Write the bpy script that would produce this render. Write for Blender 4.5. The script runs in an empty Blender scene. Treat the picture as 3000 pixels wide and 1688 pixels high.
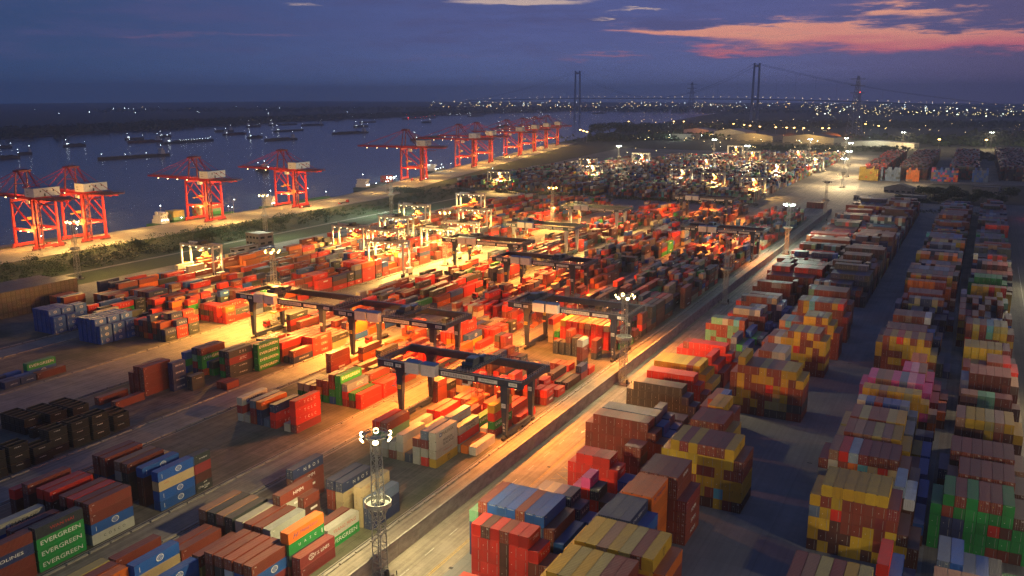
import bpy, math, random
from mathutils import Vector, Matrix
from mathutils.bvhtree import BVHTree
R = math.radians
rng = random.Random(7)
sc = bpy.context.scene
COL = sc.collection
# ---------------------------------------------------------------- camera
CAM_H = 108.0
cam_d = bpy.data.cameras.new('camera'); cam = bpy.data.objects.new('camera', cam_d); COL.objects.link(cam)
cam.location = (0, 0, CAM_H); cam.rotation_euler = (R(90 - 12.47), 0, R(27.68))
cam_d.sensor_width = 36; cam_d.lens = 30.6; cam_d.clip_start = 1; cam_d.clip_end = 40000
sc.camera = cam
sc.view_settings.view_transform = 'Standard'; sc.view_settings.look = 'None'
sc.view_settings.exposure = 0; sc.view_settings.gamma = 1
sc.cycles.use_denoising = True; sc.cycles.denoising_prefilter = 'NONE'; sc.render.filter_size = 1.0
sc.cycles.max_bounces = 4; sc.cycles.diffuse_bounces = 2; sc.cycles.glossy_bounces = 2
sc.cycles.volume_bounces = 0; sc.cycles.sample_clamp_indirect = 4
sc.cycles.caustics_reflective = False; sc.cycles.caustics_refractive = False

# ---------------------------------------------------------------- materials
def nt(name):
    m = bpy.data.materials.new(name); m.use_nodes = True
    n = m.node_tree.nodes; l = m.node_tree.links
    return m, n, l, n['Principled BSDF']
def rgba(c): return (c[0], c[1], c[2], 1)
def mat(name, col, rough=.6, metal=0., var=.25, scale=1.5, col2=None, coord='Object', stretch=(1, 1, 1), bump=0):
    """painted or weathered surface: two scales of noise vary the colour"""
    m, n, l, b = nt(name)
    tc = n.new('ShaderNodeTexCoord'); mp = n.new('ShaderNodeMapping'); mp.inputs['Scale'].default_value = stretch
    l.new(tc.outputs[coord], mp.inputs[0])
    a = n.new('ShaderNodeTexNoise'); a.inputs['Scale'].default_value = scale; a.inputs['Detail'].default_value = 6; a.inputs['Roughness'].default_value = .65
    l.new(mp.outputs[0], a.inputs[0])
    r = n.new('ShaderNodeValToRGB'); r.color_ramp.elements[0].position = .3; r.color_ramp.elements[1].position = .72
    c2 = col2 or [x * (1 + var) for x in col]; c1 = [x * (1 - var) for x in col]
    r.color_ramp.elements[0].color = rgba(c1); r.color_ramp.elements[1].color = rgba(c2)
    l.new(a.outputs[0], r.inputs[0]); l.new(r.outputs[0], b.inputs['Base Color'])
    b.inputs['Roughness'].default_value = rough; b.inputs['Metallic'].default_value = metal
    if bump:
        bp = n.new('ShaderNodeBump'); bp.inputs['Strength'].default_value = bump; bp.inputs['Distance'].default_value = .3
        l.new(a.outputs[0], bp.inputs['Height']); l.new(bp.outputs[0], b.inputs['Normal'])
    return m
def glow(name, col, s):
    m, n, l, b = nt(name)
    b.inputs['Base Color'].default_value = rgba(col); b.inputs['Emission Color'].default_value = rgba(col)
    b.inputs['Emission Strength'].default_value = s
    m.cycles.emission_sampling = 'NONE'
    return m
M = {}
M['navy_steel'] = mat('navy_steel', (.02, .03, .06), .5, 0, .3, .6)
M['teal_steel'] = mat('teal_steel', (.05, .10, .14), .5, 0, .3, .6)
M['red_steel'] = mat('red_steel', (.42, .014, .011), .5, 0, .25, .4)
M['dark_red_steel'] = mat('dark_red_steel', (.17, .012, .012), .55, 0, .3, .5)
M['pale_steel'] = mat('pale_steel', (.45, .47, .48), .5, 0, .2, .6)
M['galvanised'] = mat('galvanised', (.34, .35, .33), .45, .3, .3, 2)
M['dark_steel'] = mat('dark_steel', (.035, .035, .04), .6, .2, .4, 1)
M['yellow_steel'] = mat('yellow_steel', (.5, .26, .02), .5, 0, .25, 1)
M['orange_steel'] = mat('orange_steel', (.55, .14, .03), .5, 0, .25, 1)
M['white_paint'] = mat('white_paint', (.62, .62, .6), .5, 0, .12, .8)
M['sign_white'] = mat('sign_white', (.7, .7, .66), .6, 0, .08, 2)
M['ink'] = mat('ink', (.02, .02, .025), .7, 0, .2, 2)
M['decal_white'] = mat('decal_white', (.7, .7, .68), .6, 0, .1, 2)
M['decal_black'] = mat('decal_black', (.02, .02, .025), .6, 0, .1, 2)
M['decal_blue'] = mat('decal_blue', (.02, .04, .2), .6, 0, .1, 2)
M['decal_red'] = mat('decal_red', (.4, .04, .03), .6, 0, .1, 2)
M['decal_yellow'] = mat('decal_yellow', (.6, .4, .05), .6, 0, .1, 2)
M['blue_roof'] = mat('blue_roof', (.12, .2, .34), .5, 0, .2, 1)
M['glass'] = mat('glass', (.02, .025, .03), .1, 0, .3, 1)
M['rubber'] = mat('rubber', (.02, .02, .02), .8, 0, .3, 2)
M['trunk'] = mat('trunk', (.06, .045, .03), .9, 0, .4, 3)
M['leaf'] = mat('leaf', (.024, .052, .014), .7, 0, .5, .35, coord='Generated', stretch=(20, 20, 20))
M['leaf2'] = mat('leaf2', (.038, .068, .018), .7, 0, .5, .8)
M['concrete'] = mat('concrete', (.27, .25, .22), .85, 0, .25, .35, bump=.1)
M['sodium'] = glow('sodium', (1, .55, .15), 18)
M['warm_lamp'] = glow('warm_lamp', (1, .74, .32), 13)
M['white_lamp'] = glow('white_lamp', (.9, 1, .86), 40)
M['cool_lamp'] = glow('cool_lamp', (.8, .95, 1), 20)
M['red_lamp'] = glow('red_lamp', (1, .05, .03), 30)
M['green_lamp'] = glow('green_lamp', (.1, 1, .5), 40)
M['cabin_window'] = glow('cabin_window', (1, .8, .5), 3)

# ---------------------------------------------------------------- mesh helper
class MB:
    def __init__(s): s.v = []; s.f = []; s.i = []
    def add(s, vs, fs, mi=0):
        o = len(s.v); s.v += [tuple(p) for p in vs]
        for f in fs: s.f.append(tuple(o + k for k in f)); s.i.append(mi)
    def box(s, x0, y0, z0, x1, y1, z1, mi=0, skip=''):
        vs = [(x0,y0,z0),(x1,y0,z0),(x1,y1,z0),(x0,y1,z0),(x0,y0,z1),(x1,y0,z1),(x1,y1,z1),(x0,y1,z1)]
        fs = [(0,3,2,1),(4,5,6,7),(0,1,5,4),(1,2,6,5),(2,3,7,6),(3,0,4,7)]
        if 'b' in skip: fs = fs[1:]
        s.add(vs, fs, mi)
    def cbox(s, c, d, mi=0):
        s.box(c[0]-d[0]/2, c[1]-d[1]/2, c[2]-d[2]/2, c[0]+d[0]/2, c[1]+d[1]/2, c[2]+d[2]/2, mi)
    def bar(s, a, b, w, h=None, mi=0, w2=None, h2=None):
        a = Vector(a); b = Vector(b); d = (b - a)
        if d.length < 1e-6: return
        d.normalize(); h = h or w
        up = Vector((0, 0, 1)) if abs(d.z) < .95 else Vector((0, 1, 0))
        x = d.cross(up).normalized(); y = x.cross(d).normalized()
        w2 = w2 or w; h2 = h2 or h
        vs = []
        for p, ww, hh in ((a, w, h), (b, w2, h2)):
            for sx, sy in ((-1,-1),(1,-1),(1,1),(-1,1)): vs.append(p + x*sx*ww/2 + y*sy*hh/2)
        s.add(vs, [(0,1,2,3),(7,6,5,4),(0,4,5,1),(1,5,6,2),(2,6,7,3),(3,7,4,0)], mi)
    def tube(s, a, b, r, n=8, mi=0, r2=None):
        a = Vector(a); b = Vector(b); d = (b - a).normalized()
        up = Vector((0, 0, 1)) if abs(d.z) < .95 else Vector((0, 1, 0))
        x = d.cross(up).normalized(); y = x.cross(d).normalized(); r2 = r if r2 is None else r2
        vs = [a + (x*math.cos(t*2*math.pi/n) + y*math.sin(t*2*math.pi/n))*r for t in range(n)] + [b + (x*math.cos(t*2*math.pi/n) + y*math.sin(t*2*math.pi/n))*r2 for t in range(n)]
        fs = [(t, (t+1) % n, n+(t+1) % n, n+t) for t in range(n)] + [tuple(range(n-1, -1, -1)), tuple(range(n, 2*n))]
        s.add(vs, fs, mi)
    def ring(s, c, r0, r1, z0, z1, n=24, mi=0):
        vs = []
        for t in range(n):
            a = 2*math.pi*t/n
            for r, z in ((r0,z0),(r1,z0),(r1,z1),(r0,z1)): vs.append((c[0]+r*math.cos(a), c[1]+r*math.sin(a), z))
        fs = []
        for t in range(n):
            p = 4*t; q = 4*((t+1) % n)
            for k in range(4): fs.append((p+k, q+k, q+(k+1) % 4, p+(k+1) % 4))
        s.add(vs, fs, mi)
    def quad(s, a, b, c, d, mi=0): s.add([a, b, c, d], [(0,1,2,3)], mi)
    def mesh(s, name, mats):
        me = bpy.data.meshes.new(name); me.from_pydata(s.v, [], s.f)
        for m in (mats if isinstance(mats, (list, tuple)) else [mats]): me.materials.append(M[m] if isinstance(m, str) else m)
        if any(s.i): me.polygons.foreach_set('material_index', s.i)
        me.update(); return me
    def build(s, name, mats, parent=None, loc=None):
        o = bpy.data.objects.new(name, s.mesh(name, mats)); COL.objects.link(o)
        if parent: o.parent = parent
        if loc: o.location = loc
        return o
def tag(o, label, cat, group=None, kind=None):
    if label: o['label'] = label
    if cat: o['category'] = cat
    if group: o['group'] = group
    if kind: o['kind'] = kind
    return o
def struct(o): o['kind'] = 'structure'; return o
def thing(name, label, cat, loc, rz=0, group=None):
    o = bpy.data.objects.new(name, None); COL.objects.link(o); o.location = loc; o.rotation_euler = (0, 0, rz)
    o.empty_display_size = .1
    return tag(o, label, cat, group)
KIDS = {}
def copy_tree(o, parent=None):
    c = o.copy(); COL.objects.link(c); c.parent = parent
    for ch in list(o.children): copy_tree(ch, c)
    return c
_tm = {}
def text_geo(s, shear=0.):
    """polygons of a word, unit height, from the built-in font"""
    k = (s, shear)
    if k in _tm: return _tm[k]
    c = bpy.data.curves.new('lettering', 'FONT'); c.body = s; c.resolution_u = 2; c.shear = shear
    o = bpy.data.objects.new('lettering', c); COL.objects.link(o)
    dg = bpy.context.evaluated_depsgraph_get(); me = bpy.data.meshes.new_from_object(o.evaluated_get(dg))
    vs = [(v.co.x, v.co.y) for v in me.vertices]; fs = [tuple(p.vertices) for p in me.polygons]
    bpy.data.objects.remove(o); bpy.data.curves.remove(c); bpy.data.meshes.remove(me)
    x0 = min(v[0] for v in vs); x1 = max(v[0] for v in vs); y0 = min(v[1] for v in vs); y1 = max(v[1] for v in vs)
    vs = [((x-x0)/(y1-y0), (y-y0)/(y1-y0)) for x, y in vs]
    _tm[k] = (vs, fs, (x1-x0)/(y1-y0)); return _tm[k]
def put_text(mb, s, origin, ux, uz, h, mi, maxw=None, center=True, wide=1., shear=0.):
    """lay a word on a plane: origin = middle (or left end) of its base line"""
    vs, fs, w = text_geo(s, shear)
    sx = h*wide
    if maxw and w*sx > maxw: sx = maxw/w
    o = Vector(origin); ux = Vector(ux); uz = Vector(uz); off = -w*sx/2 if center else 0
    mb.add([o + ux*(x*sx+off) + uz*(y*h) for x, y in vs], fs, mi)
LAMPS = []
def lamp(loc, col, power, radius=.5, kind='POINT', spot=140, aim=(0, 0, -1), blend=.6):
    d = bpy.data.lights.new('lamp_light', kind); d.color = col; d.energy = power; d.shadow_soft_size = radius
    o = bpy.data.objects.new('lamp_light', d); COL.objects.link(o); o.location = loc
    if kind == 'SPOT':
        d.spot_size = R(spot); d.spot_blend = blend
        o.rotation_euler = Vector(aim).to_track_quat('-Z', 'Y').to_euler()
    return o
SOD = (1, .285, .034); WARM = (1, .45, .08); WHITE = (.95, 1, .8); YEL = (1, .57, .15)
# ---------------------------------------------------------------- sky
w = bpy.data.worlds.new('World'); sc.world = w; w.use_nodes = True
n = w.node_tree.nodes; l = w.node_tree.links
for x in list(n): n.remove(x)
out = n.new('ShaderNodeOutputWorld'); bg = n.new('ShaderNodeBackground'); l.new(bg.outputs[0], out.inputs['Surface'])
tc = n.new('ShaderNodeTexCoord'); sep = n.new('ShaderNodeSeparateXYZ'); l.new(tc.outputs['Generated'], sep.inputs[0])
def mth(op, a, b=None, c=None, clamp=False):
    q = n.new('ShaderNodeMath'); q.operation = op; q.use_clamp = clamp
    for i, v in enumerate((a, b, c)):
        if v is None: continue
        if isinstance(v, (int, float)): q.inputs[i].default_value = v
        else: l.new(v, q.inputs[i])
    return q.outputs[0]
az = mth('MULTIPLY', mth('ARCTAN2', sep.outputs[0], sep.outputs[1]), 57.2958)
el = mth('MULTIPLY', mth('ARCSINE', sep.outputs[2]), 57.2958)
def noise(sx, sz, scale, detail, off=0, rough=.6):
    cb = n.new('ShaderNodeCombineXYZ')
    l.new(mth('MULTIPLY_ADD', az, sx, off), cb.inputs[0]); l.new(mth('MULTIPLY', el, sz), cb.inputs[1]); cb.inputs[2].default_value = off
    t = n.new('ShaderNodeTexNoise'); t.inputs['Scale'].default_value = scale; t.inputs['Detail'].default_value = detail; t.inputs['Roughness'].default_value = rough
    l.new(cb.outputs[0], t.inputs[0]); return t.outputs[0]
n1 = noise(.06, .45, 2.2, 8, 3.1); n2 = noise(.2, 1.5, 2.0, 8, 9.7, .65); n3 = noise(.3, 3.2, 3.0, 8, 1.5, .7)
wel = mth('ADD', el, mth('MULTIPLY', mth('SUBTRACT', n1, .5), 2.6))
wel = mth('ADD', wel, mth('MULTIPLY', mth('SUBTRACT', n2, .5), .9))
waz = mth('ADD', az, mth('MULTIPLY', mth('SUBTRACT', n1, .5), 9.))
def blob(a0, sa, e0, se, slope=0., k=1., p=4.):
    """soft patch of lit cloud in directions (degrees)"""
    u = mth('DIVIDE', mth('SUBTRACT', waz, a0), sa)
    v = mth('DIVIDE', mth('SUBTRACT', wel, mth('MULTIPLY_ADD', mth('SUBTRACT', az, a0), slope, e0)), se)
    d = mth('ADD', mth('MULTIPLY', u, u), mth('MULTIPLY', v, v))
    return mth('MULTIPLY', mth('EXPONENT', mth('MULTIPLY', d, -1.)), k)
def mixc(f, a, b):
    q = n.new('ShaderNodeMix'); q.data_type = 'RGBA'
    if isinstance(f, (int, float)): q.inputs[0].default_value = f
    else: l.new(f, q.inputs[0])
    for i, v in ((6, a), (7, b)):
        if isinstance(v, tuple): q.inputs[i].default_value = (*v, 1)
        else: l.new(v, q.inputs[i])
    return q.outputs[2]
def mapr(v, a, b, c=0., d=1., smooth=True):
    q = n.new('ShaderNodeMapRange'); q.interpolation_type = 'SMOOTHSTEP' if smooth else 'LINEAR'
    l.new(v, q.inputs[0])
    for i, x in enumerate((a, b, c, d)): q.inputs[i+1].default_value = x
    return q.outputs[0]
# the dusk gradient: deep blue to the left, violet to the right, paler over the horizon
side = mapr(az, -62, -24)
lowc = mixc(side, (.030, .080, .205), (.090, .152, .385))
higc = mixc(side, (.028, .066, .178), (.082, .110, .305))
base = mixc(mapr(el, .2, 4.5), lowc, higc)
base = mixc(mapr(az, -14, 6), base, (.096, .084, .190))
grey = mapr(n1, .46, .68)
base = mixc(mth('MULTIPLY', grey, mapr(el, .8, 3.5, 0, .75)), base, (.072, .084, .225))
base = mixc(mth('MULTIPLY', mapr(n2, .35, .7), .22), base, (.050, .070, .200))
# the break in the cloud where the afterglow shows
gap = mth('ADD', blob(-8, 9.5, 3.55, .62, -.03, 1.12), blob(-.5, 6.0, 3.0, .55, -.02, 1.05))
gap = mth('ADD', gap, blob(-17, 5, 3.9, .22, .02, .62))
gap = mth('ADD', gap, mth('ADD', blob(-4.3, 4, 4.7, .3, 0, .75), blob(-13.5, 4.5, 2.75, .28, -.03, .7)))
holes = mth('ADD', mth('MULTIPLY', mapr(n2, .38, .62, 0., 1.), .7), mth('MULTIPLY', mapr(n3, .35, .65, 0., 1.), .45))
gapm = mapr(mth('SUBTRACT', gap, mth('MULTIPLY', holes, .42)), -.06, .72)
glowc = mixc(mapr(wel, 2.3, 4.4), (.56, .13, .20), (.84, .36, .25))
col = mixc(mth('MULTIPLY', gapm, .95), base, glowc)
def plain(a0, sa, e0, se, k):
    u = mth('DIVIDE', mth('SUBTRACT', az, a0), sa); v = mth('DIVIDE', mth('SUBTRACT', mth('ADD', el, mth('MULTIPLY', mth('SUBTRACT', n2, .5), .5)), e0), se)
    return mth('MULTIPLY', mth('EXPONENT', mth('MULTIPLY', mth('ADD', mth('MULTIPLY', u, u), mth('MULTIPLY', v, v)), -1.)), k)
str1 = mth('ADD', plain(-27.2, 4.6, 5.72, .2, 1.3), mth('ADD', blob(-40.5, 2., 5.35, .17, 0, .6), blob(-20.2, 2.2, 5.05, .12, 0, .8)))
col = mixc(mapr(mth('SUBTRACT', str1, mth('MULTIPLY', holes, .2)), .25, .8, 0, .75), col, (.72, .52, .42))
str2 = mth('ADD', blob(-22., 2.0, 2.35, .17, -.05, 1.), mth('ADD', blob(-43.5, 4.5, 3.45, .16, 0, .45), blob(-50, 3, 3.5, .15, 0, .4)))
str2 = mth('ADD', str2, blob(-31, 7, 2.35, .14, 0, .35))
col = mixc(mapr(str2, .15, .9, 0, .6), col, (.36, .15, .24))
# physical dusk sky under it, faint; the overhead part lights the yard
sky = n.new('ShaderNodeTexSky'); sky.sky_type = 'NISHITA'; sky.sun_disc = False
sky.sun_elevation = R(.5); sky.sun_rotation = R(-8); sky.altitude = 100
hsv = n.new('ShaderNodeHueSaturation'); hsv.inputs['Value'].default_value = .0025; l.new(sky.outputs[0], hsv.inputs['Color'])
add = n.new('ShaderNodeMix'); add.data_type = 'RGBA'; add.blend_type = 'ADD'; add.inputs[0].default_value = 1
top = mixc(mapr(el, 12, 55), col, (.038, .076, .205))
l.new(top, add.inputs[6]); l.new(hsv.outputs[0], add.inputs[7]); l.new(add.outputs[2], bg.inputs[0])
bg.inputs[1].default_value = 1.0
# the last of the sun, just under the cloud at the right of the horizon
sd = bpy.data.lights.new('sun', 'SUN'); sd.energy = .02; sd.angle = R(10); sd.color = (1, .55, .4)
so = bpy.data.objects.new('sun', sd); COL.objects.link(so); so.rotation_euler = (R(86), 0, R(180 + 8))

# ---------------------------------------------------------------- ground, river, roads
def sheet(name, pts, z, m):
    me = bpy.data.meshes.new(name); me.from_pydata([(x, y, z) for x, y in pts], [], [tuple(range(len(pts)))]); me.materials.append(m)
    o = bpy.data.objects.new(name, me); COL.objects.link(o); return struct(o)
def ground_mat(name, c1, c2, s1, rough=.9, stretch=(1, 1, 1), c3=None, s3=.04, joints=None, spec=.5):
    m, nn, ll, b = nt(name)
    tcx = nn.new('ShaderNodeTexCoord'); mp = nn.new('ShaderNodeMapping'); mp.inputs['Scale'].default_value = stretch; ll.new(tcx.outputs['Object'], mp.inputs[0])
    a = nn.new('ShaderNodeTexNoise'); a.inputs['Scale'].default_value = s1; a.inputs['Detail'].default_value = 8; a.inputs['Roughness'].default_value = .7; ll.new(mp.outputs[0], a.inputs[0])
    r = nn.new('ShaderNodeValToRGB'); r.color_ramp.elements[0].position = .3; r.color_ramp.elements[1].position = .7
    r.color_ramp.elements[0].color = rgba(c1); r.color_ramp.elements[1].color = rgba(c2); ll.new(a.outputs[0], r.inputs[0])
    cur = r.outputs[0]
    if c3:
        a3 = nn.new('ShaderNodeTexNoise'); a3.inputs['Scale'].default_value = s3; a3.inputs['Detail'].default_value = 6; a3.inputs['Roughness'].default_value = .6; ll.new(tcx.outputs['Object'], a3.inputs[0])
        r3 = nn.new('ShaderNodeValToRGB'); r3.color_ramp.elements[0].position = .46; r3.color_ramp.elements[1].position = .62; ll.new(a3.outputs[0], r3.inputs[0])
        mx = nn.new('ShaderNodeMix'); mx.data_type = 'RGBA'; ll.new(r3.outputs[0], mx.inputs[0]); ll.new(cur, mx.inputs[6]); mx.inputs[7].default_value = rgba(c3); cur = mx.outputs[2]
    if joints:
        br = nn.new('ShaderNodeTexBrick'); br.inputs['Scale'].default_value = 1; br.offset = 0
        br.inputs['Brick Width'].default_value = joints[0]; br.inputs['Row Height'].default_value = joints[1]; br.inputs['Mortar Size'].default_value = joints[2]
        br.inputs['Color1'].default_value = (1, 1, 1, 1); br.inputs['Color2'].default_value = (.86, .86, .86, 1); br.inputs['Mortar'].default_value = (.5, .5, .5, 1)
        ll.new(tcx.outputs['Object'], br.inputs[0])
        mx = nn.new('ShaderNodeMix'); mx.data_type = 'RGBA'; mx.blend_type = 'MULTIPLY'; mx.inputs[0].default_value = .6
        ll.new(cur, mx.inputs[6]); ll.new(br.outputs[0], mx.inputs[7]); cur = mx.outputs[2]
    ll.new(cur, b.inputs['Base Color']); b.inputs['Roughness'].default_value = rough; b.inputs['Specular IOR Level'].default_value = spec
    return m
def streaked(m, amt=.5):
    nn, ll = m.node_tree.nodes, m.node_tree.links; b = nn['Principled BSDF']; src = b.inputs['Base Color'].links[0].from_socket
    tcx = nn.new('ShaderNodeTexCoord'); mp = nn.new('ShaderNodeMapping'); mp.inputs['Scale'].default_value = (1.1, .012, 1); ll.new(tcx.outputs['Object'], mp.inputs[0])
    a = nn.new('ShaderNodeTexNoise'); a.inputs['Scale'].default_value = 1; a.inputs['Detail'].default_value = 5; ll.new(mp.outputs[0], a.inputs[0])
    s = nn.new('ShaderNodeTexNoise'); s.inputs['Scale'].default_value = .16; s.inputs['Detail'].default_value = 9; s.inputs['Roughness'].default_value = .75; ll.new(tcx.outputs['Object'], s.inputs[0])
    ad = nn.new('ShaderNodeMath'); ad.operation = 'ADD'; ll.new(a.outputs[0], ad.inputs[0]); ll.new(s.outputs[0], ad.inputs[1])
    r = nn.new('ShaderNodeValToRGB'); r.color_ramp.elements[0].position = .40; r.color_ramp.elements[1].position = .56
    hf = nn.new('ShaderNodeMath'); hf.operation = 'MULTIPLY'; hf.inputs[1].default_value = .5; ll.new(ad.outputs[0], hf.inputs[0]); ll.new(hf.outputs[0], r.inputs[0])
    r.color_ramp.elements[0].color = (1-amt, 1-amt, 1-amt, 1); r.color_ramp.elements[1].color = (1.08, 1.08, 1.08, 1)
    mx = nn.new('ShaderNodeMix'); mx.data_type = 'RGBA'; mx.blend_type = 'MULTIPLY'; mx.inputs[0].default_value = 1; ll.new(src, mx.inputs[6]); ll.new(r.outputs[0], mx.inputs[7]); ll.new(mx.outputs[2], b.inputs['Base Color'])
G_land = ground_mat('land', (.018, .024, .014), (.04, .042, .028), .02, 1, c3=(.03, .035, .03), s3=.004)
G_yard = ground_mat('yard_concrete', (.15, .135, .115), (.25, .225, .19), .12, .85, c3=(.12, .115, .10), s3=.03, joints=(9, 6, .05))
G_stack = ground_mat('stack_ground', (.10, .088, .068), (.21, .18, .14), .2, .9, c3=(.075, .08, .045), s3=.05, joints=(6.3, 13.2, .12))
G_lane = ground_mat('lane_concrete', (.20, .18, .145), (.30, .265, .21), .09, .75, stretch=(1, .25, 1), c3=(.22, .2, .17), s3=.03, joints=(5.2, 7, .05))
G_apron = ground_mat('right_apron', (.13, .14, .145), (.21, .215, .21), .1, .8, c3=(.12, .13, .14), s3=.02, joints=(12, 9, .05))
G_road = ground_mat('road_asphalt', (.10, .10, .085), (.16, .155, .13), .1, .85, stretch=(1, .2, 1), c3=(.09, .09, .08), s3=.02)
G_quay = ground_mat('quay_concrete', (.26, .24, .2), (.36, .33, .27), .08, .85, c3=(.2, .185, .16), s3=.02, joints=(10, 12, .06))
G_grass = ground_mat('rough_grass', (.022, .035, .012), (.05, .065, .025), .25, 1, c3=(.03, .045, .018), s3=.02)
G_dirt = ground_mat('bare_earth', (.14, .11, .08), (.24, .19, .13), .02, 1, c3=(.09, .08, .06), s3=.006)
for g_, q_ in ((G_lane, .38), (G_apron, .10), (G_road, .3), (G_quay, .3), (G_stack, .4), (G_yard, .3)): streaked(g_, q_)
sheet('ground', [(-832, 1713), (-765, 1424), (-705, 1160), (-655, 945), (-612, 760), (-608.5, -600), (9000, -600), (9000, 14000), (-1500, 14000), (-1560, 9000), (-1650, 6800), (-1280, 4400), (-1010, 2700), (-880, 1950)], -.02, G_land)
rm, rn, rl, rb = nt('river')
rb.inputs['Base Color'].default_value = (.055, .09, .145, 1); rb.inputs['Roughness'].default_value = .15; rb.inputs['IOR'].default_value = 1.33
tcx = rn.new('ShaderNodeTexCoord'); mp = rn.new('ShaderNodeMapping'); mp.inputs['Scale'].default_value = (1, .6, 1); rl.new(tcx.outputs['Object'], mp.inputs[0])
wv = rn.new('ShaderNodeTexNoise'); wv.inputs['Scale'].default_value = .12; wv.inputs['Detail'].default_value = 7; wv.inputs['Roughness'].default_value = .65; rl.new(mp.outputs[0], wv.inputs[0])
bp = rn.new('ShaderNodeBump'); bp.inputs['Strength'].default_value = .35; bp.inputs['Distance'].default_value = 1.0; rl.new(wv.outputs[0], bp.inputs['Height']); rl.new(bp.outputs[0], rb.inputs['Normal'])
sheet('river', [(-12000, -600), (-500, -600), (-500, 14000), (-12000, 14000)], -4.0, rm)
FB = [(-1900, -600), (-2150, 900), (-2238, 1409), (-2450, 2150), (-2640, 2937), (-2720, 3900), (-2740, 5100), (-2560, 6300), (-2250, 7300), (-1800, 8200), (-900, 9200), (-900, 14000)]
sheet('far_shore', FB + [(-12000, 14000), (-12000, -600)], -2.5, G_land)
QL = [(-608.5, -600), (-608.5, 760), (-655, 945), (-705, 1160), (-765, 1424), (-832, 1713), (-868, 1860)]     # quay edge
QR = [(-812, 1860), (-776, 1713), (-710, 1424), (-650, 1160), (-601, 945), (-556, 760), (-556, -600)]
sheet('quay_deck', QL + QR, .35, G_quay)
mb = MB()
for (x0, y0), (x1, y1) in zip(QL[:-1], QL[1:]):
    mb.quad((x0, y0, -5), (x0, y0, .35), (x1, y1, .35), (x1, y1, -5))
for (x0, y0), (x1, y1) in zip(QR[:-1], QR[1:]):
    mb.quad((x0, y0, -.3), (x0, y0, .35), (x1, y1, .35), (x1, y1, -.3))
struct(mb.build('quay_wall', 'concrete'))
sheet('grass_belt', [(-556, -200), (-556, 760), (-600, 945), (-648, 1160), (-708, 1424), (-740, 1560), (-650, 1560), (-561, 880), (-455, 868), (-455, -200)], .0, G_grass)
sheet('shore_path', [(-489, -200), (-485.5, -200), (-485.5, 900), (-489, 900)], .02, G_lane)
sheet('yard_pavement', [(-455, -200), (26, -200), (26, 985), (-455, 868)], .004, G_yard)
sheet('far_yard_pavement', [(-560, 880), (-90, 880), (-40, 1215), (120, 1250), (150, 1750), (-660, 1750)], .012, G_yard)
for i, (x0, x1, y0, y1) in enumerate([(-166, -124, -100, 812), (-222, -181, -100, 828), (-279, -239, -100, 828), (-352, -311, -100, 828), (-420, -366, -100, 828)]):
    sheet('stack_ground', [(x0, y0), (x1, y0), (x1, y1), (x0, y1)], .008, G_stack)
for i, (x0, x1, y0, y1) in enumerate([(-181, -166, -100, 905), (-239, -222, -100, 905), (-309.5, -279, -100, 905), (-366, -352, -100, 905), (-123, -112.9, -100, 985)]):
    sheet('truck_lane', [(x0, y0), (x1, y0), (x1, y1), (x0, y1)], .012, G_lane)
sheet('wall_road', [(-112.5, -100), (-98.5, -100), (-98.5, 985), (-112.5, 985)], .008, G_lane)
sheet('stack_apron', [(-98.5, -100), (-3, -100), (4, 985), (-98.5, 985)], .010, G_apron)
sheet('right_road', [(22, -100), (75, -100), (82, 1010), (27, 1010)], .014, G_road)
sheet('cross_road', [(-505, 832), (-123, 832), (-123, 866), (-505, 866)], .016, G_lane)
sheet('main_road', [(-181, 862), (-98.6, 862), (-134, 1330), (-165, 1700), (-195, 1700), (-172, 1330)], .018, G_lane)
# painted road markings, each a real sheet of paint
def marks(name, quads, m, z=.026):
    q = MB()
    for a in quads: q.quad(*[(p[0], p[1], z) for p in a])
    return struct(q.build(name, m))
def line(x0, y0, x1, y1, wd):
    d = Vector((x1-x0, y1-y0)); d.normalize(); p = Vector((-d.y, d.x))*wd/2
    return [(x0+p.x, y0+p.y), (x0-p.x, y0-p.y), (x1-p.x, y1-p.y), (x1+p.x, y1+p.y)]
paint_y = mat('yellow_road_paint', (.42, .27, .04), .8, 0, .45, .8); paint_w = mat('white_road_paint', (.45, .45, .42), .8, 0, .4, .8)
yq = [line(-101.2, 40, -101.2, 250, .16), line(-101.7, 40, -101.7, 250, .16), line(-101.4, 290, -101.4, 420, .16)]
for k in range(9):
    yq.append(line(-98.5, 186+k*5.2, -92.5, 190+k*5.2, .14)); yq.append(line(-92.5, 186+k*5.2, -98.5, 190+k*5.2, .14))
marks('yellow_road_markings', yq, paint_y)
wq = [line(-107, 60+k*11, -107, 64+k*11, .18) for k in range(60)]
wq += [line(40+.012*k*10, 120+k*10, 40+.012*k*10, 124+k*10, .18) for k in range(60)] + [line(27.6, 100, 33, 640, .2)]
def arrow(x, y, s=1):
    return [line(x, y, x, y+3.2*s, .3), [(x-.7, y), (x+.7, y), (x, y-1.6*s), (x, y-1.6*s)][:3] + [(x-.35, y-.8*s)]]
for x, y in ((-104.5, 250), (-101.8, 254), (34, 300), (37, 330), (36, 420), (39, 420), (38, 505), (35, 505), (33, 360)): wq += arrow(x, y, 1.4)
marks('white_road_markings', wq, paint_w)
marks('drain_covers', [line(-104 + (k*7 % 9), 95+k*31, -103 + (k*7 % 9), 95+k*31, .9) for k in range(16)] + [line(-38+k*5 % 17, 110+k*37, -36.5+k*5 % 17, 110+k*37, .6) for k in range(8)], M['ink'], .03)
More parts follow.
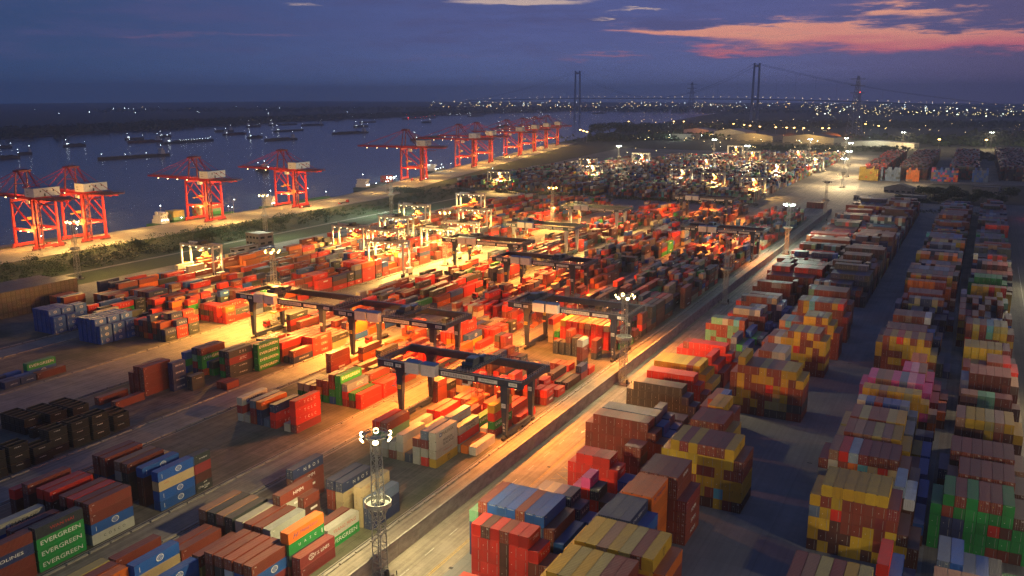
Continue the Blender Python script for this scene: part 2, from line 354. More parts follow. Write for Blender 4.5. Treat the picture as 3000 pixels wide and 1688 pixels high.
# crane rails with their sleepers and kerbs
rails = MB()
for x in (-123.4, -167, -180.2, -222.6, -238.2, -279.5, -309.8, -352.3, -366):
    rails.box(x-.5, -100, .0, x+.5, 825, .06, 1); rails.box(x-.07, -100, .06, x+.07, 825, .2, 0)
    sx = 1 if x in (-123.4, -180.2, -238.2, -309.8) else -1
    for k in range(0, 922, 6): rails.box(x+sx*.75, -100+k, .0, x+sx*1.35, -100+k+5.4, .42, 1)
struct(rails.build('crane_rails', ['dark_steel', 'concrete']))
# low concrete wall along the road, built of panels with coping
def low_wall(x, y0, y1):
    t = thing('low_wall', 'long low concrete panel wall between crane rail and lit road', 'wall', (x, y0, 0))
    a = MB(); y = 0.
    while y < y1-y0: a.box(-.15, y+.02, 0, .15, min(y+8.96, y1-y0), 4.45); y += 9
    a.build('panels', mat('wall_concrete', (.36, .33, .29), .85, 0, .35, .5, stretch=(1, .4, 1)), t)
    c = MB(); c.box(-.24, 0, 4.45, .24, y1-y0, 4.62); c.build('coping', 'concrete', t)
low_wall(-112.7, -60, 862)
# ---------------------------------------------------------------- containers: data
# letter = colour or livery; a column is written from the ground up
PAL = dict(R=(.56,.022,.014), r=(.24,.028,.03), B=(.20,.036,.022), b=(.085,.026,.022), O=(.62,.14,.012), Y=(.50,.31,.02), y=(.36,.31,.10), N=(.018,.032,.11),
           U=(.014,.09,.36), S=(.12,.17,.27), K=(.032,.042,.05), G=(.01,.24,.05), g=(.13,.33,.2), W=(.6,.6,.57), w=(.40,.40,.35), T=(.09,.34,.40),
           P=(.58,.07,.26), C=(.44,.35,.2), L=(.33,.44,.54), A=(.30,.15,.09), V=(.09,.10,.26), q=(.70,.32,.46))
CNAME = dict(R='bright red', r='dark red', B='maroon', b='dark brown', O='orange', Y='mustard', y='olive yellow', N='navy', U='blue', S='steel blue', K='charcoal',
             G='green', g='pale green', W='white', w='pale grey', T='turquoise', P='magenta', C='cream', L='pale blue', A='tan', V='violet blue', q='pale pink')
# livery: base colour, [(text, height, position along, position up, ink, spaced)], words for the label
D_W, D_K, D_B, D_R, D_Y = 1, 2, 3, 4, 5
LIV = {
 'E': ('G', [('EVERGREEN', 1.15, .5, .36, D_W, 1.28, 0)], 'with large white block letters'),
 'M': ('w', [('MAERSK', 1.1, .56, .34, D_K, 1.25, 0), ('*', 1.3, .22, .42, D_W, 1, 0)], 'with black block letters'),
 'f': ('w', [('MAERSK', .95, .56, .55, D_K, 1.2, 0), ('SEALAND', .9, .58, .14, D_K, 1.2, 0)], 'with two black words'),
 'H': ('O', [('Hapag-Lloyd', 1.1, .58, .36, D_B, 1.05, 0), ('H', 1.2, .2, .33, D_B, 1.3, .4)], 'with dark blue lettering'),
 'h': ('B', [('HMM', 1.0, .55, .4, D_W, 1.25, 0)], 'with white three-letter mark'),
 'Q': ('R', [('T  C  L  C', .95, .58, .36, D_W, 1.1, 0), ('TCLU', .22, .17, .78, D_W, 1, 0)], 'with four spaced white letters'),
 'J': ('R', [('江苏港口', 1.05, .6, .4, D_W, 1.0, 0), ('TCLC', .3, .18, .72, D_W, 1.2, 0)], 'with white Chinese characters'),
 'v': ('N', [('N  B  O  S', 1.0, .6, .36, D_W, 1.1, 0), ('NBOU', .22, .17, .78, D_W, 1, 0)], 'with four spaced white letters'),
 'u': ('U', [('@', 1.35, .56, .28, D_W, 1.2, 0), ('l', 1.1, .11, .5, D_W, 1, 0)], 'with round white emblem'),
 'k': ('K', [('CMA CGM', .8, .5, .34, D_W, 1.2, 0), ('~', .3, .58, .8, D_W, 2.2, 0)], 'with white lettering and swoosh'),
 'x': ('N', [('CMA CGM', .7, .42, .4, D_W, 1.2, 0), ('SHIPPING GROUP', .24, .78, .5, D_W, 1, 0)], 'with small white lettering'),
 's': ('S', [('SITC', 1.15, .6, .36, D_W, 1.3, .35)], 'with slanted white letters'),
 't': ('r', [('SITC', 1.1, .6, .36, D_W, 1.3, .35)], 'with slanted white letters'),
 'z': ('N', [('SINOKOR', .8, .52, .4, D_W, 1.25, .1)], 'with white lettering'),
 'm': ('Y', [('m', 1.0, .58, .42, D_K, 1.1, 0), ('sc', .7, .58, .12, D_K, 1.1, 0)], 'with small black emblem'),
 'n': ('P', [('ONE', 1.1, .6, .34, D_W, 1.25, 0)], 'with white three-letter word'),
 'c': ('w', [('C  O  S  C  O', .75, .52, .4, D_K, 1.1, 0)], 'with spaced dark letters'),
 'a': ('G', [('U    A    S    C', .72, .52, .4, D_W, 1.1, 0), ('I', 1.2, .94, .25, D_W, 1.4, 0)], 'with widely spaced white letters'),
 'i': ('r', [('T.S. LINES', .85, .62, .4, D_W, 1.1, .1), ('@', 1.3, .32, .28, D_W, 1, 0)], 'with white lettering and round mark'),
 'j': ('w', [('YANG MING', .95, .56, .38, D_R, 1.15, .1), ('T', .8, .2, .4, D_R, 1.2, 0)], 'with red lettering'),
 'l': ('K', [('Z  G  L', .85, .6, .4, D_W, 1.1, 0)], 'with three spaced white letters'),
 'o': ('U', [('COSCO', .3, .4, .8, D_W, 1.1, 0)], 'with white word along its end'),
 'd': ('N', [('SINOLINES', .8, .46, .38, D_W, 1.6, 0)], 'with wide white letters'),
 'F': ('K', [('中海集运', .55, .58, .42, D_W, 2.0, 0), ('CHINA', .2, .2, .75, D_W, 1, 0)], 'with spaced white characters'),
 'D': ('w', [('HAMBURG SUD', .5, .55, .42, D_R, 1.1, 0)], 'with small red lettering'),
 'X': ('K', [('WAN HAI', .8, .55, .4, D_R, 1.3, 0)], 'with dim reddish letters'),
 'e': ('B', [('m', .8, .6, .45, D_Y, 1.1, 0), ('sc', .55, .6, .2, D_Y, 1.1, 0)], 'with small yellow emblem'),
 'p': ('C', [('OOCL', .4, .22, .62, D_R, 1.1, 0)], 'with small red word'),
 'Z': ('B', [('XML', .8, .55, .42, D_W, 1.2, .2)], 'with slanted white letters'),
 'I': ('N', [('AMFCOMU', .6, .6, .4, D_W, 1.1, .3)], 'with slanted white lettering'),
}
CONS = []     # x centre, y front, z base, length, height, letter, where, column, columns, tier, tiers
def col_tokens(s): return s.split()
def bay(where, xl, y, L, tokens, pitch=2.46, H=2.9, front='d'):
    tk = tokens.split()
    full = [k for k, t in enumerate(tk) if t != '.']
    for k, t in enumerate(tk):
        if t == '.': continue
        for j, ch in enumerate(t):
            CONS.append(dict(x=xl+pitch*(k+.5), y=y, z=.02+j*H, L=L, h=H-.02, c=ch, w=where, k=full.index(k), nk=len(full), j=j, nj=len(t), near=True))
def bayr(where, xr, y, L, tokens, pitch=2.93, H=2.75):
    bay(where, xr-pitch*len(tokens.split())+(pitch-2.44)/2, y, L, tokens, pitch, H)
F40, F20 = 12.19, 6.06
# --- right yard, row along the wall road
bay('low red bay at the bottom edge by the wall road', -87.5, 138.5, F20, 'RRR RRR . NNS')
bay('bright red six-wide block by the wall road', -91.2, 154.2, F20, 'RRRRR RRRRb RRRRR RbbbB RRRRR RRRRJ BBBQ bbB bbN', 2.38)
bay('blue and brown row behind the red block', -97.8, 164.5, F40, 'NNNg bbbbB NNNNo NNNNo NNNNo bbbbB NNNNo NNNNo bbbB NNU NN')
bay('short pale blue row behind the blue row', -88.9, 182, F20, 'NNNS NNNw NNNV NNNv NNv NU')
bay('magenta and grey bay before the red stack', -83.9, 193.9, F20, 'RRP RRRn RRK bb bb')
bay('red four-wide stack beside the painted road', -91.3, 207.6, F20, 'RRR RRRR RRRR RRRR RRRQ RRJ bU bU')
bay('brown pair before the big maroon block', -78.9, 218.5, F20, 'bbbB bbbB bB bU')
bay('big maroon block by the wall road', -95.8, 230.6, F20, 'BBBB BBBBB BBBBB BBBBB BBBBB BBBBB BBBBB BBBBB BBBB BBB b')
bay('navy row behind the big maroon block', -93.1, 237.2, F20, 'NNNNN NNNNN NNNNN NNNNN NNNNN NNNNN NNNNv NNNU NNU')
bay('lone blue bay behind the navy row', -78.9, 244.2, F20, 'NNNNv NNNv NNU NU')
bay('dark hidden bay before the charcoal block', -88.6, 259.5, F20, 'KK KK KK KK NN NN')
bay('charcoal block by the second mast', -98.5, 273.6, F20, 'KKK KKKK KKKK KKKK KKKK KKKK KKKK KKKK KKN NN')
bay('low red row behind the charcoal block', -98.5, 287.5, F20, 'RRR RRRR RRRR RRRR RRRR RRRR RRRR RRRQ RRJ rr')
bay('yellow row behind the low red row', -97.6, 300.3, F40, 'YYYY YYYY YYYY YYYY YYYY YYYB YYYm YYm Ky')
bay('two red lettered boxes past the yellow row', -84.6, 314.5, F40, 'RRR RRRQ RRQ rr')
bay('red and pink row before the pale green stack', -98.1, 330.4, F20, 'RRR RRRB RRRR RRRR RRRR RRRR RRRR RRRJ RrR rr')
bay('pale green and maroon stack by the wall road', -98.3, 374, F20, 'ggB BgBg gBBg gBBw BggA BBgT gBBB')
bay('long blue and green boxes right of pale green stack', -82.5, 356, F40, 'NNS NE NU N')
bay('blue boxes behind the long blue pair', -79.5, 369.5, F40, 'NNU KG NN')
bay('grey and white row behind the pale green stack', -94, 396.4, F20, 'RRR wwBw wwBw BBBw wwBS BBBW BBr NU')
bay('dark grey row behind the white row', -86, 403.5, F20, 'KKKK KKKS KKKw NNK U')
bay('low brown bay with navy end', -96.8, 424, F20, 'RRR BBBN BBBB BBBB BBBA BBBB BBBS NNNC NNW NU')
bay('tan topped row behind the navy ended bay', -91.8, 431.2, F20, 'BBBB BBBB BBBA BBBw BBBw NNNw NNL NU')
bay('long maroon row below the dark red block', -97.2, 462, F20, 'BBB BBBB BBBB BBBB BBBw BBBw BBBA BBBB bb')
bay('maroon row crowning the lane of brown', -88, 470, F20, 'bbB bbB bbB bbB bbbB bbB')
# --- right yard, row left of the dark aisle
bay('wide yellow and maroon block at the bottom edge', -68.1, 139.4, F40, 'YYYYY YYYYYY YYYYYy YYYYYY YYYYYy YYYYYB YYYYYB bBYBR bRBr bB')
bay('yellow block with one purple-brown top', -68.1, 153.1, F40, 'YYYYY YYYYYY YYYYYY YYYYYA YYYYYY YYYYYy YYYYYB YYYYYm BBBBO B')
bay('navy trio between yellow block and orange stack', -68, 166.1, F40, 'NNNNN NNNNNN NNNNNN NNNNNx NNNNU', 2.46)
bay('orange stack of lettered boxes', -67.4, 179.3, F40, 'OOOOO OOOOOO OOOOOO HHHHHH', 2.45)
bay('maroon stack right of the orange stack', -65.2, 192.3, F40, 'BBBBBB BBBBBB rBrBBB hhBhBh hhhr', 2.43)
bay('yellow and maroon stack at the aisle corner', -67, 215.4, F40, 'YYYYY YYBYYY YBYYYr YBBYYY bYYBYB bBYBYB YTYYYB BYYBmm bYYBB', 2.45)
bay('maroon bay before the twin yellow boxes', -66.2, 240, F40, 'BBBBB BBBBB BBBBB BBBBB mmmm', 2.45)
bay('twin yellow boxes before the tall mixed block', -64.8, 254, F40, 'YYYYm YYYYm OBBB', 2.45)
bay('low brown pair beside the red lettered boxes', -71, 268, F40, 'BBB BBBB OBBU', 2.45)
bay('tall yellow and maroon block facing the aisle', -67, 290.9, F40, 'BYBBB BYYYYBY BBYBBB bYBBYB BBBBYY KyBRYB KyyYrB KyYOYY BKBBBm BKBBm', 2.45)
bay('white lettered pair by the tall mixed block', -66.5, 322, F40, 'BBBB BBBBB BBBBB wBwSD wBNSD', 2.45)
bay('five-wide yellow and maroon crown at the aisle', -67.5, 344.4, F40, 'ABBB ABBBB BBBBw BBYBm BBYYYB BBYRYY BYYBBB BBYYBY BBBBYB BYBYm', 2.45)
bay('yellow crown further up the aisle', -66, 371.6, F40, 'BBBBA BBBBT BBBBB BBBBB BBBBYY BBBBYY BBBBBB BBBBBY BBBYm BBBB', 2.45)
bay('striped maroon row with yellow and turquoise', -66.1, 401, F40, 'BBBB BBBBBB BBBBYY BBBBTT BBBBBB BBBBBB BBBBBB BBBBBY BBBBBR BBBr', 2.45)
bay('maroon row with one pale green end', -63.2, 427, F40, 'BBBBBg BBBBBB BBBBBB BBBBBB BBBBBB BBBBBB BBBBBB BBhB', 2.45)
bay('white lettered stack beside the dark lane', -68.5, 462, F20, 'BBGD GBBBD BwBB BwwBw NTBw', 2.45)
# --- right yard, row right of the dark aisle
bay('yellow topped block at the bottom edge', -24.6, 163.9, F40, 'BBBBB YYYYA YYYYy BBBBB YYYYY YYYYy bYr', 2.54)
bay('red box standing out before the yellow row', -9.4, 183.5, F40, 'bbbR bNU bN', 2.5)
bay('yellow row over maroon doors right of the aisle', -26.5, 205, F40, 'bYYSY YbYYBY bbbRYY YbBBBY YYBBBY bYYBBY YBBrBY bYYBr bYb bb', 2.46)
bay('pale blue pair right of the yellow row', -9, 219, F40, 'bbbbL bbbW bU', 2.5)
bay('chequered red and white row behind the yellow row', -29, 235.4, F40, 'bwwB bBbwA bbbBR bBBOL bBOTr bbwCB bBBRB bbwCB bbBB bbA bU', 2.5)
bay('tan and cream topped row', -27.2, 251, F40, 'yyyy yyyyB yyyyA YYYYA YYYYy YYYYA YYYYm BBBm BB bU', 2.5)
bay('cream and maroon striped top row', -27.2, 264.8, F40, 'yyyy yyyyB yyyyy YYYYB YYYYB YYYYy YYYYm KKKS KY NU', 2.5)
bay('steel blue row before the yellow short row', -24.6, 281, F20, 'wwwww UUUUU bbbbr NNNNU NNNNU NNNNS KKKS KS KN', 2.5)
bay('short yellow row before the pink row', -24.4, 294.2, F20, 'YYYYY YYYYY bbbBA YYYYY YYYYY YYYYy YYYYm bbPY bOA', 2.5)
bay('pink and tan row right of the aisle', -26.5, 306.6, F40, 'PPPP PPPPP bBBBA BBBBA PPPPP NNNNS PPPPq PPPPP BPPP bRr bO', 2.46)
bay('pink trio with orange pair', -14.2, 320.5, F40, 'BBBBP BBBBq BBBBA PPPP BBr NB', 2.5)
bay('orange pair above the pink trio', -12.4, 333.4, F40, 'BBBOO BBBOO KKK K', 2.5)
bay('striped yellow and maroon row right of the aisle', -27, 365.8, F40, 'bbYY BBBBB BYBYY BYBYR BRYYY bBYYB bBBYY BBYYB BBy KK N', 2.5)
bay('plain maroon row behind the striped row', -27, 378.6, F40, 'bbbb bbbbB bbbbB bbbbB bbbbB bbbbB bbbbB bbbB KK', 2.5)
bay('dark blue row before the maroon row', -16.6, 391.2, F20, 'KKKU KKKU KKKU KKKU KKN', 2.5)
bay('maroon row with one white end', -26.4, 404.5, F40, 'bbb bbRrB bbbbB bbbbA bbbbB bbbbB bbbbW KKK bA', 2.5)
bay('navy and cream chequered row', -22.6, 443.5, F20, 'bbbb CwbyN wbbyC bbNNN CbbNN bNbyC bNNNB bVV rV', 2.5)
bay('low pink row before the orange row', -23.8, 456, F40, 'rrrr rrrrr rrrrr rrrrr rrrrr rrrrr rrrrr rRr', 2.5)
bay('orange seven-wide row', -23.4, 487, F20, 'OOOOO OOOOO OOOOO OOOOO OOOOO OOOrr OOOrr BBOO BA', 2.56)
# --- right yard, row by the right-hand road
bay('tan topped bay at the bottom right corner', 1.5, 176, F40, 'AAAA AAAA AAAA AAAA AAAA AAAA AAAA', 2.52)
bay('steel blue pair beside the green wall of boxes', 1.9, 191, F40, 'NNNS NNNU NNS NNo GGK GG GG', 2.52)
bay('green and maroon row by the right road', -.6, 219.8, F40, 'GGGG NNNBG NNNGB GGGGG GGGGB BGRGB BGbGE bGGb GGG', 2.52)
bay('plain maroon row behind the green row', 2.4, 234.4, F40, 'bbbb bbbbB bbbbB bbbbB bbbbB bbbbB bbbb', 2.52)
bay('maroon doors row by the right road', .2, 250, F40, 'bbN bbbbB bbbbB bbbbB bbbbB bbbbB bbbbB bbbA bb', 2.52)
bay('tan row behind the maroon doors', 3.2, 263, F20, 'bbbA bbbB bbbB bbbB bbbB bbbB bbb', 2.52)
bay('bright yellow and pink topped row by the road', 3.4, 278.4, F40, 'bbbbA bbbbY bbbbY bbbYy bbbBA bbbbY bbbY', 2.54)
bay('low tan and pale green bay', 4.4, 312, F20, 'GbbA bbbA bbgg bbgg bbbB bbbB bbb', 2.5)
bay('maroon front row behind the pale green pair', 4.1, 327.8, F40, 'bbCw BBBBB BBBBB BBBBB BBBBB BBBBB BBBA', 2.52)
bay('mixed yellow and red row', 4.5, 345, F40, 'bbbB bBYY bBbB bBBYB BBYYB BBBBR BBBR', 2.52)
bay('yellow five-wide row', 4.4, 363.3, F40, 'YYYYY YYYYY YYYYY YYYYY YYYYY BBBRr BBr', 2.58)
bay('yellow maroon mixed wall of boxes', 4.6, 402, F40, 'bbRBB bbYYy BYBrB BYBgT BrBYy BYYYy BBYB', 2.58)
bay('low pink and violet boxes before the yellow block', 6, 472, F20, 'bbbq NNNV BBB', 2.55)
bay('small yellow block by the right road', 6, 487, F20, 'YYYYY YYYYY YYYYY RRRRR YYYYY RRRRR YYYY', 2.6)
bay('green block by the right road', 4.6, 512, F40, 'GGGG GGGGG GGGGG GGGGG GGGGG GGGGG GGGG bbb', 2.6)
# --- left yard, strip beside the low wall
S1 = -125.7
bayr('nearest maroon block at the bottom edge', -129.4, 125.2, F40, 'rbB BKB BLB BUB ruB')
bayr('low bay left of the nearest maroon block', -146.2, 113.5, F40, 'CCB . Cpu . uu')
bayr('orange lettered bay at the bottom edge', -147.5, 100.8, F40, 'yyy BBB bbH . bb')
bayr('ribbed maroon boxes over pale boxes', -146.6, 126.5, F40, 'pB pB . yB')
bayr('dark red lettered pair beside the crane rail', S1, 136.3, F40, 'ri')
bayr('orange and green pair behind the maroon block', -128.6, 136.1, F40, 'BKaH')
bayr('pale and maroon topped row near the bottom', -137.2, 139.4, F40, 'WWw BBB BBB pww')
bayr('rust streaked maroon and charcoal row', -149.6, 139.6, F40, 'BBA NKK BBA NKX')
bayr('maroon lettered box over a pale box', -143.5, 149.8, F40, 'pwwh')
bayr('grey and green pair beside the crane rail', -128.5, 149.4, F40, 'b BB Ej')
bayr('navy topped stack by the near mast', S1, 163, F40, 'xBBx pppv . pppp NNS')
bayr('navy over maroon stack away from the rail', -151, 163, F40, 'BBhv')
bayr('small ribbed maroon bay', -141.5, 156, F20, 'bbB')
bayr('weathered stack below the tall rail crane', -131.5, 202.4, F40, 'wwgR wwgB rw Cww N wwr RwrS mDfM')
bayr('low boxes beneath the tall rail crane', S1, 215.8, F40, 'ww . CC CO . wwwD wRf O W')
bayr('mixed bay under the crane girder', -127.6, 231, F40, 'RR RR . RS RR . UE W rERY')
bayr('red bay between the crane legs', S1, 245, F40, 'RR BB . R OR . BB RR R')
bayr('maroon stack behind the crane leg', -130.5, 262, F20, 'bbR Bb . BBR BBR BBRR . BBRR')
bayr('charcoal and maroon stack with swoosh mark', S1, 266, F20, 'kkB rQ rJ')
bayr('single red boxes along the rail', S1, 276, F20, 'rQ J J')
bayr('tall narrow maroon tower on the empty ground', S1, 305, F20, 'r r R . RFBBw R')
bayr('brown pair left of the charcoal row', -160, 305, F20, 'BBBK BBBr Gk')
bayr('charcoal row before the glowing red block', -128, 325.5, F20, 'KK KK KKbB KKK BBB . FBB .')
bayr('glowing red and orange block under the second crane', -131.4, 340.3, F40, 'CCCR RG RRRY RRRR RPRR RRRO RRrA RRRR RYRR RRRC')
bayr('green and red boxes by the second crane leg', S1, 343.8, F40, 'Frr E')
bayr('dim maroon pair past the second crane', S1, 357, F20, 'rJ rQ kB')
bayr('tall cream tower beside the rail', -124.4, 429.5, F40, 'CCCC KB . BBBB')
# --- left yard, second strip
S2 = -181.5
bayr('lettered stack at the left edge', S2, 98, F40, 'BB Br . BBdB')
bayr('green lettered stack at lower left', S2, 110.9, F40, 'UUM . NBB NBB . EEEX')
bayr('six-wide red and maroon row behind the green stack', S2, 124.8, F40, 'bbJ . bbbB . bbbR bbbR . bbbB bbbR bbbB cuBB')
bayr('blue emblem stack on the second strip', S2, 145.3, F40, 'bO NNeB NNBB . LKwA KKKB . bbbu . uupu')
bayr('tan short pair behind the blue boxes', -198.5, 160, F20, 'CC AA')
bayr('narrow charcoal stack beside the blue stack', S2, 157.2, F20, 'kbrF')
bayr('red lettered wall of four', -186.6, 204.3, F40, 'wrM w Brs NNO S QQN . w rQQQ')
bayr('green and maroon group right of the red wall', S2, 232, F40, 'GC GC BB GOB GBB UGBB GGGE rRs bG RR')
bayr('maroon and green boxes behind the green group', S2, 245.4, F40, 'B KB BB . KB bb rEB bJ RR')
bayr('red stack by the third crane', S2, 316, F40, 'RR YR OB BBQJ Yu . R')
bayr('red and orange pair along the rail', S2, 329.2, F20, 'KB BB RR OR')
bayr('yellow topped boxes behind the red stack', S2, 336.5, F20, 'GB rU NK BC OR CB')
# --- left yard, third strip
S3 = -238.6
bayr('four-high maroon wall on the third strip', -260, 206.2, F40, 'BBB BBBB BBBBB'.replace('BBBBB', 'BBBB'))
bayr('lettered navy short stack by the maroon wall', -255, 215, F20, 'zzzz')
bayr('long low maroon boxes before the maroon wall', -258, 192, F40, 'B . . B')
bayr('charcoal short pair on the empty ground', -249.8, 218.9, F20, 'KF')
bayr('small maroon boxes by the third rail', S3, 225.2, F20, 'B B')
bayr('maroon over green lettered stack', -259.8, 233.4, F40, 'UGU . NrgN BGEB')
bayr('charcoal over maroon lettered stack', -247.4, 235.6, F40, 'OU GK . GBGl FFtl')
bayr('four green lettered boxes in one stack', -244.6, 248.2, F40, 'BBe KKK . EEEE')
bayr('low red and charcoal bay past the green stack', -238.8, 262, F40, 'NNz RRr . RRr BBR K zB')
bayr('glowing red lettered stack by the crane', S3, 274, F40, 'RJ . GRR GRR RRR RRJ JJJ')
bayr('red bay behind the glowing stack', S3, 287, F40, 'RR OR . RR RJ QJ CF')
# --- left yard, fourth and fifth strips
bayr('green box on blue at the left edge', -313, 200, F40, 'uE . B')
bayr('blue boxes cut by the left edge', -313, 187, F20, 'I . I I')
bayr('blue boxes cut by the left edge', -313, 193.4, F20, 'U . U I')
for i in range(3):
    bayr(('first', 'middle', 'last')[i]+' short row of the blue emblem block', -333.8+i*.4, 244.4+i*6.5, F20, 'uuuu uuuu uuuu uuuu uuu', 3.06)
    bayr(('first', 'middle', 'last')[i]+' short row of the farther blue block', -367.2+i*.4, 245.6+i*6.5, F20, ['uuuu uuuu uuuu uuuu uuu', 'uuuu uuuu uuuu uuuu uuu', 'uuu uuu uuuu uuuu uu'][i], 3.06)
bayr('dark mixed short stack by the lit lane', -312.2, 261, F20, 'NKR KBN OBB RKKN KBO FFB Fv')
bayr('dark mixed short stack by the lit lane', -312.2, 267.6, F20, 'KRK BKR KBB BKKC RRQv QQv')
bayr('red lettered short stacks along the lit lane', -312.2, 274.4, F20, 'RRB KBr BBK KKR BRQ FuQQ FFQ')
bayr('red lettered pair at the lane edge', -311.5, 296.6, F20, 'RKB RKR BBR RRQ R QQO')
bayr('cream boxes above the blue block', -350, 262, F40, 'CKC yC . bbZ')
bayr('tan row beside the brown wall of boxes', -399, 273.6, F40, 'RRO RRO KKU BBe')
bayr('maroon row behind the tan row', -383, 287, F40, 'BBO BBw BBe RRr')
bayr('orange topped row on the fifth strip', -371, 302, F40, 'BBO BBw BBA BBB rRz')
# --- fill of the remaining bays, kept to the proportions of the photograph
LP = 'RRRRRRRRBBBBBBBBBBBBrrrbbbKKKKKKNNNOOCCwwGUUSAQJJvFkzxeHBBFQ'
RP = 'BBBBBBBBBBBBYYYYYrrRNUUKKSwWgTOAbbbbyVL'
TP = 'BBBBBbbbbKKKKSNNNUBBrrARbbTg'
def taken(x0, x1, y0, y1):
    return any(abs(c['x']-(x0+x1)/2) < (x1-x0)/2+1 and c['y'] < y1 and c['y']+c['L'] > y0 for c in CONS if c['near'])
def fill(xr, cols, y0, y1, pal, hmin, hmax, dens, where, pitch=2.93, H=2.75, p20=.5, gap=.9, skip=(), drift=0., coh=.3):
    y = y0; k = 0
    while y < y1:
        L = F20 if rng.random() < p20 else F40
        if any(a <= y < b for a, b in skip): y += 3; continue
        x1 = xr+drift*(y-y0); x0 = x1-cols*pitch
        grp = rng.choice(pal)
        for i in range(cols):
            cx = x1-(i+.5)*pitch
            if rng.random() > dens: continue
            if any(abs(c['x']-cx) < 2.6 and c['y'] < y+L+.3 and c['y']+c['L'] > y-.3 for c in CONS if c['near']): continue
            hh = rng.randint(hmin, hmax)
            for j in range(hh):
                ch = grp if rng.random() < coh else rng.choice(pal)
                CONS.append(dict(x=cx, y=y, z=.02+j*H, L=L, h=H-.02, c=ch, w=where, k=cols-1-i, nk=cols, j=j, nj=hh, near=False))
        y += L+gap; k += 1
fill(S1, 13, 250, 300, LP, 1, 3, .45, 'strip beside the low wall')
fill(S1, 13, 368, 560, 'BBBBBBbbrrrRRKKKNNSSGCwAUhQQ', 2, 4, .8, 'strip beside the low wall')
fill(S1, 13, 560, 800, LP+'CCOOg', 1, 4, .75, 'strip beside the low wall')
fill(S2, 13, 259, 312, LP, 1, 3, .55, 'second strip from the low wall')
fill(S2, 13, 345, 540, LP+'RRRRJQ', 1, 4, .72, 'second strip from the low wall')
fill(S2, 13, 540, 815, 'BBBBBbbbrrRKKKNNNUUGCwASeB', 1, 4, .7, 'second strip from the low wall')
fill(S3, 13, 300, 420, LP, 1, 3, .75, 'third strip from the low wall', p20=.2)
fill(S3, 13, 420, 640, LP+'CCCyw', 1, 3, .7, 'third strip from the low wall')
fill(S3, 13, 640, 815, LP, 1, 3, .7, 'third strip from the low wall')
fill(-311.8, 5, 303, 812, LP, 1, 4, .8, 'fourth strip from the low wall', p20=.75)
fill(-330, 7, 270, 812, LP, 1, 4, .8, 'fourth strip from the low wall', p20=.75)
fill(-364, 6, 268, 815, LP, 1, 3, .8, 'fifth strip from the low wall', p20=.5)
fill(-391, 6, 300, 815, 'RRBBBBOOCCwwwKKNUAeHJ', 2, 4, .85, 'fifth strip from the low wall', p20=.1)
def rows(xl, cols, y0, y1, hues, h0, h1, where, pitch, drift, skip=(), p20=.5):
    """whole bays of one or two colours, stepped down at the sides"""
    y = y0
    while y < y1:
        L = F20 if rng.random() < p20 else F40
        if any(a <= y < b for a, b in skip): y += 3; continue
        main = rng.choice(hues); second = rng.choice(hues); hh = rng.randint(h0, h1); lo = rng.randint(0, 2); hi = cols-rng.randint(0, 2); x0 = xl+drift*(y-y0); mixed = rng.random() < .35
        for i in range(cols):
            h = hh-(max(0, lo-i))-(max(0, i-hi+1))
            if rng.random() < .06: h -= 1
            for j in range(max(1, h)):
                ch = (rng.choice(main) if not mixed or rng.random() < .5 else rng.choice(second))
                CONS.append(dict(x=x0+pitch*(i+.5), y=y, z=.02+j*2.9, L=L, h=2.88, c=ch, w=where, k=i, nk=cols, j=j, nj=max(1, h), near=False))
        y += L+(.6 if rng.random() < .8 else 4)
HUES = ['BBBb', 'BBr', 'bbK', 'KKKN', 'NNNU', 'BBBY', 'RRr', 'KKS', 'BAA', 'bBB', 'NNK', 'BBgT', 'wKKB', 'rrB', 'bbb']
rows(-96.6, 12, 482, 545, ['BBBb', 'BBr', 'RRr', 'rrR'], 4, 5, 'far end of the row along the wall road', 2.46, .008)
rows(-96, 12, 548, 885, HUES+['OOA', 'RRO', 'TKK', 'RRR'], 4, 5, 'far end of the row along the wall road', 2.46, .008)
rows(-66.6, 10, 475, 885, HUES+['BBwA', 'KKK'], 4, 6, 'far end of the row left of the aisle', 2.46, .008)
rows(-25.5, 10, 503, 905, HUES+['NUU', 'SSN', 'BOY'], 4, 5, 'far end of the row right of the aisle', 2.5, .014, ((566, 574), (690, 698)))
rows(5.5, 8, 528, 915, HUES+['GGG', 'YYB', 'wBR', 'AAB'], 4, 5, 'far end of the row by the right road', 2.55, .014)
fill(-3.2, 9, 408, 442, 'NNUKKS', 3, 4, .9, 'far end of the aisle-side rows', 2.5, 2.9, .5)
fill(22, 8, 418, 470, RP, 3, 5, .95, 'far end of the road-side rows', 2.55, 2.9, .4)
# far yard beyond the cross road
for k, (xr, y0, y1) in enumerate(((-196, 905, 1640), (-250, 892, 1650), (-306, 888, 1640), (-362, 886, 1560), (-418, 886, 1480), (-474, 890, 1400), (-526, 900, 1250))):
    fill(xr, 14 if k < 6 else 8, y0, y1, 'BBBBbbbKKKNNSUUwrrRAGCBYTWg', 2, 4, .85, 'far yard', 3.0, 2.75, .6, gap=2.2, skip=((1085, 1097), (1290, 1302)))
for xr, cols, y0, y1, pal in ((-106, 9, 1223, 1231, 'YYYYYO'), (-80, 9, 1226, 1234, 'SSSSSK'), (-58, 6, 1232, 1240, 'OOOAO'), (-14, 12, 1250, 1258, 'PUROSA'), (20, 8, 1262, 1270, 'UUUUS'),
                              (-100, 11, 1245, 1640, 'RRrBBBKb'), (-50, 14, 1262, 1700, 'BBBbbKKr'), (10, 14, 1290, 1750, 'rrBBbKKS'), (75, 16, 1300, 1800, 'BBbKKbbC'), (140, 14, 1330, 1800, 'bbBKKbY')):
    fill(xr, cols, y0, y1, pal, 5, 6, .95, 'far block yard', 2.6, 2.9, .3, gap=2.5)
